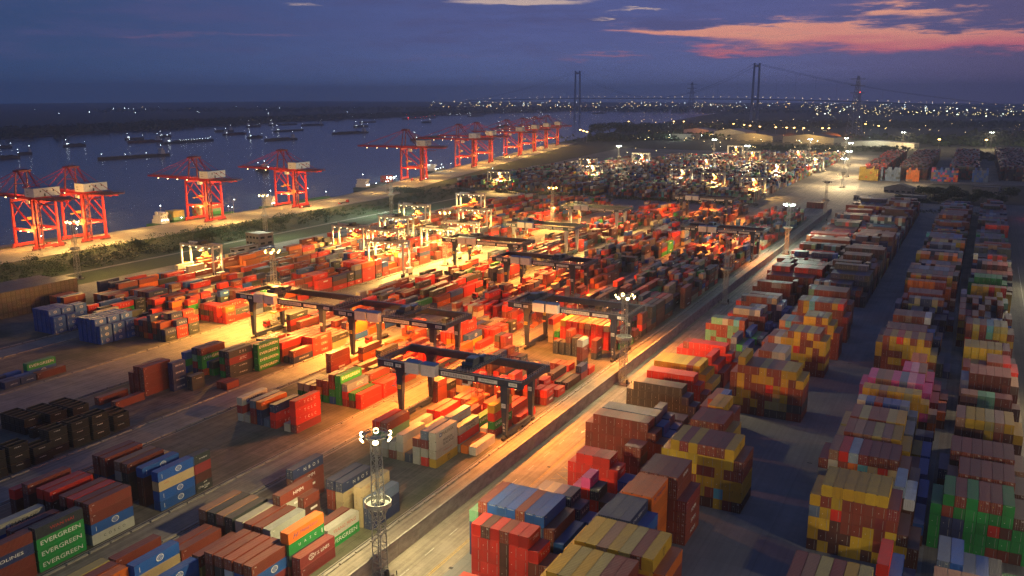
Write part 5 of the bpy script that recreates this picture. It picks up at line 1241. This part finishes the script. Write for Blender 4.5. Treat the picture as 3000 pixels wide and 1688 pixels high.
SH = [(-1372, 1113, 146, 8, 'hull_dark', 'long dark loaded barge alone in mid river', 5), (-1708, 1548, 172, 12, 'hull_blue', 'lit ship with lamps strung along its deck', 14), (-1797, 1302, 60, 8, 'hull_dark', 'small dark barge left of the others', 3), (-1801, 1496, 95, 10, 'hull_red', 'dull red barge behind the long barge', 2), (-1945, 1584, 62, 9, 'hull_dark', 'dark barge moored beside the dull red one', 3), (-1923, 1917, 100, 10, 'hull_red', 'reddish ship in the mid river pack', 2),
      (-1581, 1733, 110, 9, 'hull_dark', 'dark barge below the mid river pack', 3), (-1730, 1798, 60, 8, 'hull_dark', 'short dark boat below the pack', 2), (-1957, 2186, 150, 9, 'hull_dark', 'long low barge behind the pack', 3), (-2253, 2648, 110, 12, 'hull_dark', 'broad dark ship by the far bank', 3), (-2336, 2424, 80, 9, 'hull_dark', 'thin barge close to the far bank', 2), (-1552, 982, 60, 11, 'hull_dark', 'dark ship at the left edge of the river', 3), (-1636, 1075, 28, 6, 'hull_dark', 'tiny boat near the left edge', 1),
      (-961, 1008, 60, 12, 'hull_dark', 'dark boat behind the fourth quay crane', 3), (-1974, 1708, 45, 8, 'hull_dark', 'low dark boat ahead of the dull red barge', 2), (-2111, 2057, 75, 9, 'hull_dark', 'dark barge in the pack toward the far bank', 3), (-2383, 2629, 160, 9, 'hull_dark', 'long thin barge at the far bank', 3), (-1872, 1184, 40, 9, 'hull_dark', 'small boat at the far left', 3), (-1673, 2136, 155, 10, 'hull_dark', 'long barge right of the pack', 3), (-1281, 1958, 160, 10, 'hull_dark', 'dark barge behind the lone far quay crane', 4),
      (-2464, 3710, 290, 14, 'hull_red', 'far ship outlined with red lamps', 12), (-2053, 3136, 60, 9, 'hull_dark', 'small far boat under the red lit ship', 1), (-2700, 4495, 330, 13, 'hull_dark', 'far barge with a row of lamps at the far bank', 8), (-2440, 4230, 180, 10, 'hull_dark', 'far dark barge before the far bank lamps', 2), (-1923, 3910, 160, 9, 'hull_dark', 'far lit barge in front of the bridge', 9), (-2850, 5235, 560, 14, 'hull_dark', 'longest far barge with many lamps', 14), (-2538, 5302, 170, 12, 'hull_dark', 'far ship left of the bridge tower', 4), (-2132, 5245, 165, 12, 'hull_dark', 'far dark ship right of the bridge tower', 3),
      (-2292, 6046, 200, 12, 'hull_dark', 'farthest dark ship on the river', 2), (-1530, 2846, 85, 11, 'hull_dark', 'dark boat behind the farthest quay cranes', 4), (-2762, 3631, 160, 11, 'hull_dark', 'far ship close to the left bank', 4), (-1989, 2606, 85, 11, 'hull_dark', 'far boat in the trio of dark boats', 2), (-2290, 3047, 115, 11, 'hull_dark', 'far barge in the trio of dark boats', 3), (-2656, 5326, 220, 10, 'hull_dark', 'far thin barge near the bridge tower', 3)]
for i, (x, y, L, B, hm, lab, lit) in enumerate(SH):
    k = 'warm_lamp'; t = thing('cargo_ship' if i in (1, 5, 9, 26) else 'river_barge', lab, 'ship' if i in (1, 5, 9, 26) else 'barge', (x, y, -3.6), R((4 if i % 3 else 175)+(-4 if y > 2500 else 0)), 'barges and ships on the river')
    if i == 13: t.rotation_euler = (0, 0, R(55))
    for nm, b, ms in ship_parts(L, max(B, L*.085), hm, True, 1.6 if i % 4 else 0, '', lit, 'hatch_dark' if 'hatch_dark' in M else 'dark_steel', 1.0 if L < 70 else 1.35):
        b.build(nm, ['red_lamp' if (i == 20 and nm == 'deck_lamp') else m for m in ms], t)
# ships moored at the quay
def moored(x, y, L, B, hm, lab, rz, loads, lit):
    t = thing('container_ship', lab, 'ship', (x, y, -3.6), R(rz), 'ships moored at the quay')
    for nm, b, ms in ship_parts(L, B, hm, False if rz > 90 else True, 0, 'x', lit, 'dark_steel', 1.25): b.build(nm, ms, t)
    return t
moored(-619, 560, 96, 14, 'hull_green', 'green hulled coaster with white bridge moored under the lone quay crane', 0, '', 5)
moored(-620, 700, 104, 13, 'hull_green', 'green hulled barge moored beside the fourth quay crane', 0, '', 3)
moored(-655, 890, 100, 18, 'hull_blue', 'dim ship moored behind the dazzling white mast', 6, '', 5)
moored(-708, 1105, 60, 18, 'hull_blue', 'blue ship with bright lamps moored between far quay cranes', 14, '', 6)
moored(-619, 400, 96, 13, 'hull_dark', 'dark coaster moored behind the leftmost quay cranes', 0, '', 2)
for x, y in ((-708, 1078), (-690, 1085)): lamp((x, y, 14), (.85, 1, .95), 9000, .4)
mbx = 0
DK = []
for (x, y, n_, t_, pal, rz) in ((-619, 538, 3, 4, 'yyyg', 0), (-619, 566, 3, 4, 'yRyy', 0), (-619, 582, 2, 3, 'gRRG', 0), (-656, 905, 3, 3, 'RRAR', 6), (-620, 664, 2, 1, 'RR', 0)):
    for k in range(n_):
        for i in range(4):
            for j in range(t_): DK.append((x-5+i*2.5, y+k*0+0, j, pal[(i+j*3+k) % len(pal)], k))
# deck cargo counts as boxes riding the moored ships
cb = 0
protoB = thing('deck_container', 'container', 'container', (0, 0, -500), 0, 'containers stowed on the moored coaster')
ps = [('frame', part_mesh('frame', F40, 2.73)), ('roof', part_mesh('roof', F40, 2.73)), ('side_wall', part_mesh('side_wall', F40, 2.73, '', True)), ('side_wall', part_mesh('side_wall', F40, 2.73, '', False)), ('front_wall', part_mesh('front_wall', F40, 2.73, '', True)), ('front_wall', part_mesh('front_wall', F40, 2.73, '', False))]
for nm, me in ps:
    o = bpy.data.objects.new(nm, me); COL.objects.link(o); o.parent = protoB
usedp = False
for (x, y, ncol, t_, pal, nm, zb) in ((-619, 533, 4, 3, 'yyyg', 'aft stow of the green coaster', .9), (-619, 563, 4, 4, 'CyRC', 'midship stow under the lone quay crane', .9), (-619, 576.5, 4, 3, 'gRRG', 'forward stow of the green coaster', .9), (-655, 900, 4, 3, 'RRAR', 'stow on the dim ship behind the mast', .9)):
    for i in range(ncol):
        for j in range(t_):
            t = protoB if not usedp else copy_tree(protoB); usedp = True
            ch = pal[(i+j) % len(pal)]
            t.location = (x-3.7+i*2.48, y, zb+j*2.75); t['label'] = '%s container, %s tier, %s column, %s' % (CNAME[ch], TIER[j], ORD[i], nm)
            for o in t.children: o.color = (*PAL[ch], 1)
# ---------------------------------------------------------------- trees, shrubs, woods
def leaf_cloud(mb, c, rad, n_, size, r, mi=0, flat=.8):
    for k in range(n_):
        d = Vector((r.gauss(0, 1), r.gauss(0, 1), r.gauss(0, 1))); d.normalize(); d *= (.45+.6*r.random()**.5)
        p = Vector(c)+Vector((d.x*rad[0], d.y*rad[1], d.z*rad[2]))
        a = Vector((r.uniform(-1, 1), r.uniform(-1, 1), r.uniform(-.5, .5))).normalized(); b = a.orthogonal().normalized()
        b = Matrix.Rotation(r.uniform(0, 6.28), 3, a) @ b; s = size*r.uniform(.6, 1.3)
        mb.add([p-a*s-b*s*.5, p+a*s-b*s*.35, p+a*s*.8+b*s*.5, p-a*s*.7+b*s*.6], [(0,1,2,3)], mi)
def tree_parts(h, rad, r, n_=900):
    tr = MB(); tr.tube((0, 0, 0), (0, 0, h*.55), h*.035, 8, 0, h*.02)
    cr = MB()
    for k in range(9):
        a = r.uniform(0, 6.28); d = rad*r.uniform(.2, .75); z = h*r.uniform(.42, .85); tr.tube((0, 0, h*.35), (d*math.cos(a), d*math.sin(a), z), h*.014, 5, 0, h*.005)
        leaf_cloud(cr, (d*math.cos(a), d*math.sin(a), z), (rad*.5, rad*.5, h*.2), n_//9, h*.05, r)
    return tr, cr
TREES = [(-502, 470, 11, 9, 'rounded bright tree by the path, left of the small building'), (-520, 420, 8, 7, 'low dark tree before the quay deck'), (-506, 360, 7, 6, 'bushy tree near the mast in the shrubs'), (-515, 560, 7, 7, 'spreading tree under the dazzling mast'), (-560, 800, 9, 12, 'dark broad tree beyond the dazzling mast'), (-548, 812, 8, 11, 'second dark broad tree beyond the dazzling mast'), (-535, 300, 8, 8, 'dark tree at the left edge before the quay'),
         (-20, 1010, 13, 11, 'dark crown in front of the green lamp'), (-32, 1030, 14, 12, 'largest dark crown in the grove at right'), (-8, 1030, 12, 10, 'right crown of the dark grove'), (-44, 1060, 11, 9, 'left crown of the dark grove'), (-18, 1060, 13, 11, 'rear crown of the dark grove'), (5, 1000, 11, 9, 'outer crown of the dark grove'), (-26, 985, 10, 9, 'front crown of the dark grove'),
         (-60, 980, 9, 8, 'low bush crown beside the navy lettered stack'), (14, 1040, 12, 10, 'right rear crown of the dark grove'), (-40, 960, 8, 9, 'low crown in front of the flat roofed house'), (28, 1015, 9, 9, 'rightmost crown of the dark grove'), (-5, 968, 9, 9, 'middle front crown of the dark grove'), (40, 1080, 11, 11, 'crown behind the low office'),
         (-905, 2260, 34, 42, 'big dark tree clump behind the farthest quay cranes'), (-880, 2330, 36, 46, 'second dark tree clump behind the farthest quay cranes'), (-850, 2420, 32, 42, 'third dark tree clump toward the bridge')]
tp = []
for i, (x, y, h, rad, lab) in enumerate(TREES):
    t = thing('tree', lab, 'tree', (x, y, 0), 0, None); tr, cr = tree_parts(h, rad, random.Random(40+i), 1600)
    tr.build('trunk', 'trunk', t); cr.build('crown', 'leaf2' if i in (0, 3, 8, 12) else 'leaf', t)
def stuff(name, label, mb, m): return tag(mb.build(name, m), label, None, None, 'stuff')
mb = MB(); r = random.Random(5)
for k in range(520):
    y = r.uniform(230, 640); x = r.uniform(-553, -492); 
    if y > 480 and r.random() < .5: x = r.uniform(-553, -515)
    if -545 < x < -520 and 560 < y < 600: continue
    s = r.uniform(1.6, 4.2); leaf_cloud(mb, (x, y, s*.55), (s*1.1, s*1.1, s*.75), 60, .42, r)
for k in range(260):
    y = r.uniform(640, 930); x = r.uniform(-545, -492)-(max(0, y-760)*.2); s = r.uniform(.5, 1.6); leaf_cloud(mb, (x, y, s*.5), (s*1.6, s*1.6, s*.6), 26, .45, r)
stuff('shrubs', 'dark green shrubs growing between the quay and the yard', mb, M['leaf'])
mb = MB()
for k in range(170):
    x = -480+k*1.75; leaf_cloud(mb, (x, 874+r.uniform(-2, 2), 2.0), (1.8, 2.4, 1.9), 22, .6, r)
for k in range(60):
    x = -95+k*1.9; leaf_cloud(mb, (x, 905+r.uniform(-3, 3), 1.6), (2., 2.4, 1.6), 18, .6, r)
stuff('hedge_belt', 'dark hedge belt along the cross road', mb, M['leaf2'])
mb = MB()
def wood(x0, y0, x1, y1, dep, n_, h, s):
    for k in range(n_):
        t = r.random(); x = x0+(x1-x0)*t+r.uniform(0, dep)*(1 if abs(y1-y0) < abs(x1-x0) else -1)*0+r.gauss(0, dep*.3); y = y0+(y1-y0)*t+r.gauss(0, dep*.3); q = h*r.uniform(.5, 1.25)
        leaf_cloud(mb, (x, y, q*.45), (q*1.3, q*1.3, q*.6), 12, s, r)
for (a, b), (c, d) in zip(FB[:-2], FB[1:-1]): wood(a-160, b, c-160, d, 300, 420, 13, 6)
wood(-900, 2550, -560, 3300, 260, 420, 16, 6); wood(-560, 3300, 200, 3700, 300, 420, 16, 6); wood(-160, 2250, 700, 2500, 230, 620, 16, 5); wood(100, 2600, 1200, 3000, 350, 420, 17, 6); wood(-420, 1840, -120, 1900, 40, 170, 9, 3); wood(-820, 2000, -620, 2250, 120, 160, 14, 5); wood(20, 1720, 420, 1850, 100, 240, 10, 4); wood(-3000, 6500, 1500, 5200, 800, 500, 20, 9); wood(-5200, 4300, -3000, 6500, 900, 400, 20, 9)
stuff('woods', 'dark woods along the far bank and beyond the yards', mb, M['leaf'])
# ---------------------------------------------------------------- buildings
def building(name, label, x, y, rz, w_, d_, h, wallm, roofm, floors=1, nwin=6, gable=0.):
    t = thing(name, label, 'building', (x, y, 0), R(rz))
    a = MB(); a.box(-w_/2, -d_/2, 0, w_/2, d_/2, h)
    if gable:
        for s in (-1, 1): a.add([(-w_/2, s*(d_/2-.01), h), (w_/2, s*(d_/2-.01), h), (0, s*(d_/2-.01), h+gable)], [(0, 1, 2) if s < 0 else (2, 1, 0)])
    a.build('wall', wallm, t)
    b = MB()
    if gable:
        for s in (-1, 1): b.add([(s*(w_/2+.4), -d_/2-.4, h-.05), (s*(w_/2+.4), d_/2+.4, h-.05), (0, d_/2+.4, h+gable+.15), (0, -d_/2-.4, h+gable+.15), (s*(w_/2+.4), -d_/2-.4, h+.2), (s*(w_/2+.4), d_/2+.4, h+.2), (0, d_/2+.4, h+gable+.4), (0, -d_/2-.4, h+gable+.4)], [(0,1,2,3),(7,6,5,4),(0,4,5,1),(1,5,6,2),(3,2,6,7),(0,3,7,4)])
    else: b.box(-w_/2-.3, -d_/2-.3, h, w_/2+.3, d_/2+.3, h+.25); b.box(-w_/2-.3, -d_/2-.3, h+.25, w_/2+.3, -d_/2, h+.8); b.box(w_/2, -d_/2, h+.25, w_/2+.3, d_/2+.3, h+.8)
    b.build('roof', roofm, t)
    for f in range(floors):
        for k in range(nwin):
            q = MB(); x0 = -w_/2+(k+.5)*w_/nwin; z = 1.1+f*h/floors; q.box(x0-w_/nwin*.3, -d_/2-.05, z, x0+w_/nwin*.3, -d_/2+.02, z+min(1.6, h*.4)); q.build('window', 'glass', t)
        for k in range(2):
            q = MB(); y0 = -d_/2+(k+.5)*d_/2; z = 1.1+f*h/floors; q.box(w_/2-.02, y0-d_*.14, z, w_/2+.05, y0+d_*.14, z+min(1.6, h*.4)); q.build('window', 'glass', t)
    return t
building('office_building', 'small pale two storey building alone beside the grass path', -462, 478, -8, 15, 13, 8.5, 'concrete', 'concrete', 2, 4)
building('storage_shed', 'pale low shed behind the small building', -452, 452, 0, 5, 22, 3.2, 'pale_steel', 'concrete', 1, 1)
M['shed_wall'] = mat('shed_wall', (.36, .34, .28), .8, 0, .15, .05); M['shed_roof'] = mat('shed_roof', (.10, .10, .11), .8, 0, .3, .05); M['pale_roof'] = mat('pale_roof', (.34, .32, .28), .7, 0, .2, .05)
SHEDS = [(-470, 2180, -14, 110, 60, 14, 'shed_wall', 'shed_roof', 6, 'long grey shed below the row of starry lamps'), (-330, 2120, -14, 120, 55, 15, 'shed_wall', 'shed_roof', 7, 'dark roofed shed in front of the brown piles'), (-560, 2330, -14, 90, 60, 16, 'pale_steel', 'pale_roof', 7, 'pale roofed shed left of the brown piles'), (-640, 2150, -14, 60, 40, 14, 'concrete', 'pale_roof', 0, 'lit flat building beyond the last quay cranes'), (-180, 2040, -10, 150, 40, 10, 'shed_wall', 'pale_roof', 4, 'wide pale shed behind the bright main road'), (-700, 2500, -14, 80, 50, 12, 'pale_steel', 'pale_roof', 5, 'small far shed by the golden lamps'), (280, 2600, 0, 140, 60, 12, 'orange_steel', 'pale_roof', 0, 'amber lit long building at far right'),
         (-70, 1085, -8, 30, 18, 6, 'concrete', 'shed_roof', 4, 'dark roofed house left of the grove'), (-52, 1010, -8, 26, 12, 5, 'concrete', 'pale_roof', 0, 'flat roofed low house in front of the grove'), (18, 1125, -8, 26, 20, 7, 'concrete', 'shed_roof', 0, 'low office right of the grove by the green lamp'), (-100, 990, -8, 14, 10, 4, 'concrete', 'pale_roof', 0, 'small gatehouse at the main road')]
for x, y, rz, a, b, h, wm, rmn, gb, lab in SHEDS: building('warehouse' if a > 40 else 'port_house', lab, x, y, rz, a, b, h, wm, rmn, 1, 5, gb)
for x, y, pw, c in ((-470, 2110, 120000, YEL), (-330, 2060, 90000, YEL), (-600, 2240, 120000, YEL), (-420, 2280, 80000, SOD), (-300, 2330, 60000, SOD), (-190, 1990, 90000, WHITE), (-650, 2090, 60000, WHITE), (-700, 2420, 90000, SOD), (280, 2540, 90000, SOD)): lamp((x, y, 24), c, pw, 2.)
M_heap = mat('ore', (.10, .065, .04), .95, 0, .35, .05)
for k, (x, y, s, h) in enumerate(((-420, 2330, 60, 15), (-330, 2350, 70, 18), (-250, 2330, 55, 12), (-530, 2420, 60, 13))):
    q = MB(); rr = random.Random(k+3); N = 26; vs = []; RI = 9
    for i in range(RI+1):
        for j in range(N):
            a = 6.283*j/N; f = i/RI; rad = s*f*(1+.12*math.sin(3*a+k)+.05*rr.random()); vs.append((rad*math.cos(a)*1.3, rad*math.sin(a)*.7, h*(1-f)**1.05*(1+.05*rr.random())))
    fs = [(i*N+j, i*N+(j+1) % N, (i+1)*N+(j+1) % N, (i+1)*N+j) for i in range(RI) for j in range(N)]; q.add(vs, fs)
    o = q.build('ore_heap', M_heap, None, (x, y, 0)); tag(o, ('first', 'tallest', 'small right-hand', 'rear left')[k] + ' brown heap of loose ore behind the dark roofed shed', 'heap', 'brown heaps behind the sheds')
# ---------------------------------------------------------------- suspension bridge, pylons
M['hazed_grey'] = mat('hazed_grey', (.30, .36, .46), .8, 0, .2, .02)  # bridge and pylon grey, lightened and blued: distance haze put into the colour
T1, T2, TE, TL = Vector((-2104, 4843, 0)), Vector((-892, 4053, 0)), Vector((129, 3297, 0)), Vector((-3400, 5750, 0))
br = thing('suspension_bridge', 'long suspension bridge with two tall towers across the far river', 'bridge', tuple((T1+T2)/2)); bo = (T1+T2)/2
ax = (T2-T1).normalized(); pe = Vector((-ax.y, ax.x, 0))
for T in (T1, T2):
    q = MB()
    for s in (-1, 1): q.bar(T-bo+pe*s*19, T-bo+pe*s*15+Vector((0, 0, 250)), 10, 9, 0, 7, 7)
    for z in (92, 236): q.bar(T-bo+pe*-16+Vector((0, 0, z)), T-bo+pe*16+Vector((0, 0, z)), 7, 9)
    q.build('bridge_tower', 'hazed_grey', br)
q = MB(); pts = [TL+Vector((0, 0, 70)), T1+Vector((0, 0, 92)), T2+Vector((0, 0, 92)), T2.lerp(TE, .5)+Vector((0, 0, 84)), TE+Vector((0, 0, 68)), TE+(TE-T2)*.7+Vector((0, 0, 45))]
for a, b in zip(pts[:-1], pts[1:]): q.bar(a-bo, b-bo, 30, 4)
q.build('deck', 'hazed_grey', br)
q = MB()
for s in (-1, 1):
    o_ = pe*15*s
    def cab(A, B, za, zb, sag, n_=22):
        prev = None
        for k in range(n_+1):
            f = k/n_; p = A.lerp(B, f)+o_+Vector((0, 0, za+(zb-za)*f-sag*4*f*(1-f)-A.lerp(B, f).z)); 
            if prev: q.bar(prev-bo, p-bo, .9)
            prev = p
            if k % 2 == 0 and s > 0: q.bar(p-bo, Vector((p.x, p.y, 93))-bo, .5)
    cab(T1, T2, 248, 248, 150); cab(TL, T1, 74, 248, 25); cab(T2, TE, 248, 74, 22)
q.build('main_cable', 'hazed_grey', br)
q = MB()
for A, B, za, zb, nn in ((TL, T1, 70, 92, 16), (T1, T2, 92, 92, 26), (T2, TE, 92, 68, 26), (TE, TE+(TE-T2)*.7, 68, 45, 18)):
    for k in range(nn):
        p = A.lerp(B, k/nn)-bo; p.z = za+(zb-za)*k/nn+10; q.cbox(p, (1.0, 1.0, 1.0))
q.build('deck_lamps', 'warm_lamp', br)['kind'] = 'stuff'
def pylon(x, y, H, lab):
    t = thing('power_pylon', lab, 'pylon', (x, y, 0), R(35), 'power pylons beyond the yards'); q = MB(); a = H*.1
    for sx in (-1, 1):
        for sy in (-1, 1): q.bar((sx*a, sy*a, 0), (sx*a*.12, sy*a*.12, H), H*.006)
    n_ = 12
    for k in range(n_):
        p0 = a*(1-.88*k/n_); p1 = a*(1-.88*(k+1)/n_); z0, z1 = H*k/n_, H*(k+1)/n_
        for s in (-1, 1): q.bar((-p0, s*p0, z0), (p1, s*p1, z1), H*.004); q.bar((p0, s*p0, z0), (-p1, s*p1, z1), H*.004); q.bar((s*p0, -p0, z0), (s*p1, p1, z1), H*.004)
    q.build('lattice', 'hazed_grey', t)
    q = MB()
    for z in (.72, .84, .95): q.bar((-a*1.3, 0, H*z), (a*1.3, 0, H*z), H*.012)
    q.build('cross_arm', 'hazed_grey', t)
pylon(-295, 2583, 160, 'tall lattice power pylon at the right of the bridge'); pylon(-1121, 3840, 165, 'thin power pylon between the two bridge towers'); pylon(-480, 4300, 120, 'small far pylon with a red lamp right of the near bridge tower')
q = MB(); q.cbox((-480, 4300, 122), (4, 4, 4)); tag(q.build('beacon_lamp', 'red_lamp'), 'small red warning lamp on top of the far pylon', 'lamp')
# ---------------------------------------------------------------- lights too many to count
r = random.Random(11)
def city(n_, x0, x1, y0, y1, z0, z1, s, mats, name, lab):
    q = MB()
    for k in range(n_):
        d = r.uniform(y0, y1); a = R(r.uniform(x0, x1)); x, y = d*math.sin(a), d*math.cos(a); ss = s*r.uniform(.25, 1.0)*.52*d/3000
        q.cbox((x, y, r.uniform(z0, z1)), (ss, ss, ss), r.choice((0, 0, 0, 1, 2)))
    stuff(name, lab, q, mats)
city(260, -33, -1, 6500, 8200, 15, 60, 2.6, ['warm_lamp', 'sodium', 'cool_lamp'], 'city_lights', 'lights of the far town along the horizon')
city(220, -9, 4, 4200, 5200, 15, 55, 2.4, ['warm_lamp', 'warm_lamp', 'white_lamp'], 'town_lights', 'lights of the far town at the right horizon')
city(150, -20, 3.5, 2400, 4000, 7, 11, 2.0, ['warm_lamp', 'sodium', 'warm_lamp'], 'road_lights', 'scattered road lamps in the dark country beyond')
city(26, -56, -36, 5200, 8000, 6, 20, 2.2, ['cool_lamp', 'warm_lamp', 'cool_lamp'], 'shore_lights', 'few small lights on the far bank')
city(46, -20, -6.5, 1950, 2350, 8, 13, 2.6, ['warm_lamp', 'white_lamp', 'warm_lamp'], 'depot_lights', 'small lamps among the far sheds')
city(60, -20.5, -6.8, 1010, 1650, 14, 20, 2.2, ['warm_lamp', 'white_lamp', 'warm_lamp'], 'yard_lights', 'small work lamps scattered over the far yard')
pp = None
ROW = [(-870, 2790), (-840, 2800), (-1000, 2720), (-640, 2640), (-590, 2560), (-560, 2500), (-520, 2440), (-470, 2400), (-440, 2390), (-420, 2385), (-395, 2380), (-350, 2390), (-335, 2395), (-290, 2800), (-240, 2650), (-860, 2000), (-830, 1950), (-800, 1900), (20, 1900), (120, 1980), (180, 2040), (-60, 1880)]
for k, (x, y) in enumerate(ROW):
    lab = 'tall golden street lamp far beyond the yard'
    if pp is None:
        t = pp = thing('street_lamp', lab, 'street lamp', (x, y, 0), 0, 'golden street lamps beyond the yards')
        a = MB(); a.tube((0, 0, 0), (0, 0, 25), .3, 6); a.build('pole', 'galvanised', t); a = MB(); a.tube((0, 0, 25), (0, 0, 26.6), 2.2, 10); a.build('lamp_head', 'sodium', t)
    else: t = copy_tree(pp); t.location = (x, y, 0)
# ---------------------------------------------------------------- vehicles, small things
def lorry(x, y, rz, lab, load=None, z=.02):
    t = thing('container_lorry', lab, 'lorry', (x, y, z), R(rz), 'lorries on the quay and roads')
    c = MB(); c.box(-1.2, 0, .9, 1.2, 2.3, 3.2); c.box(-1.15, -.3, .7, 1.15, 0, 1.7); c.build('cab', 'red_steel' if load != 'w' else 'white_paint', t)
    g = MB(); g.box(-1.05, -.04, 2.0, 1.05, 0, 2.9); g.build('windscreen', 'glass', t)
    b = MB(); b.box(-.5, 2.3, .8, .5, 14.6, 1.15); b.box(-1.2, 2.9, 1.15, 1.2, 14.9, 1.3); b.build('trailer', 'dark_steel', t)
    for yy in (.9, 3.6, 11.5, 12.8, 14.0):
        for s in (-1, 1):
            w_ = MB(); w_.tube((s*.85, yy, .5), (s*1.2, yy, .5), .5, 10); w_.build('wheel', 'rubber', t)
    for s in (-1, 1):
        h = MB(); h.box(s*.95-.15, 14.9, .95, s*.95+.15, 14.94, 1.12); h.build('tail_lamp', 'red_lamp', t)
    return t
for x, y, rz, lab in ((-592, 398, 0, 'lorry parked under the leftmost quay crane'), (-590, 548, 0, 'lorry waiting under the lone quay crane'), (-566, 715, 180, 'lorry driving on the quay past the fourth crane'), (-578, 655, 0, 'lorry below the fourth quay crane'), (-290, 300, 0, 'lorry on the amber lit lane'), (-172, 262, 0, 'lorry on the lane beside the nearest crane'), (-230, 300, 0, 'lorry under the third crane row'), (-640, 940, 13, 'lorry below the first far quay crane'), (-290, 408, 0, 'lorry on the lane under the yellow lit gantries'), (-172.5, 505, 180, 'lorry on the lane right of the orange sparks'), (-232, 398, 0, 'lorry before the crane with white lamps'), (-104, 705, 0, 'lorry far along the lit wall road'), (60, 660, 0, 'lorry with red tail lamps on the right road'), (52, 905, 0, 'far lorry with red tail lamps on the right road')):
    lorry(x, y, rz, lab)
for k, (x, y, s) in enumerate(((58, 662, 1.), (52, 900, 1.2), (4, 1300, 1.4))):
    t = thing('warning_lamp', ('red signal lamp by the right road', 'far red signal lamp at the right road bend', 'bright green signal lamp beyond the dark grove')[k], 'lamp', (x, y, 0))
    a = MB(); a.tube((0, 0, 0), (0, 0, 4 if k < 2 else 16), .12, 6); a.build('pole', 'galvanised', t); a = MB(); a.cbox((0, 0, 4.2 if k < 2 else 16.4), (s*.9, s*.9, s*.9)); a.build('lamp_head', 'red_lamp' if k < 2 else 'green_lamp', t)
lamp((4, 1298, 16), (.1, 1, .5), 12000, .6); lamp((52, 898, 3), (1, .05, .03), 2500, .3); lamp((57, 655, 3), (1, .05, .03), 2000, .3)
# navy lettered stacks and the row of roofs beside the main road
# ---------------------------------------------------------------- the dusk air
hz = MB(); hz.box(-11500, -590, -6.5, 8900, 13900, 262)
hm, hn, hl, hb = nt('haze'); hn.remove(hb); pv = hn.new('ShaderNodeVolumePrincipled')
pv.inputs['Color'].default_value = (.74, .87, 1, 1); pv.inputs['Density'].default_value = .00012; pv.inputs['Anisotropy'].default_value = .25
hl.new(pv.outputs[0], hn['Material Output'].inputs['Volume'])
o = hz.build('haze', hm); o['kind'] = 'stuff'; o['label'] = 'thin dusk haze over the river and port'
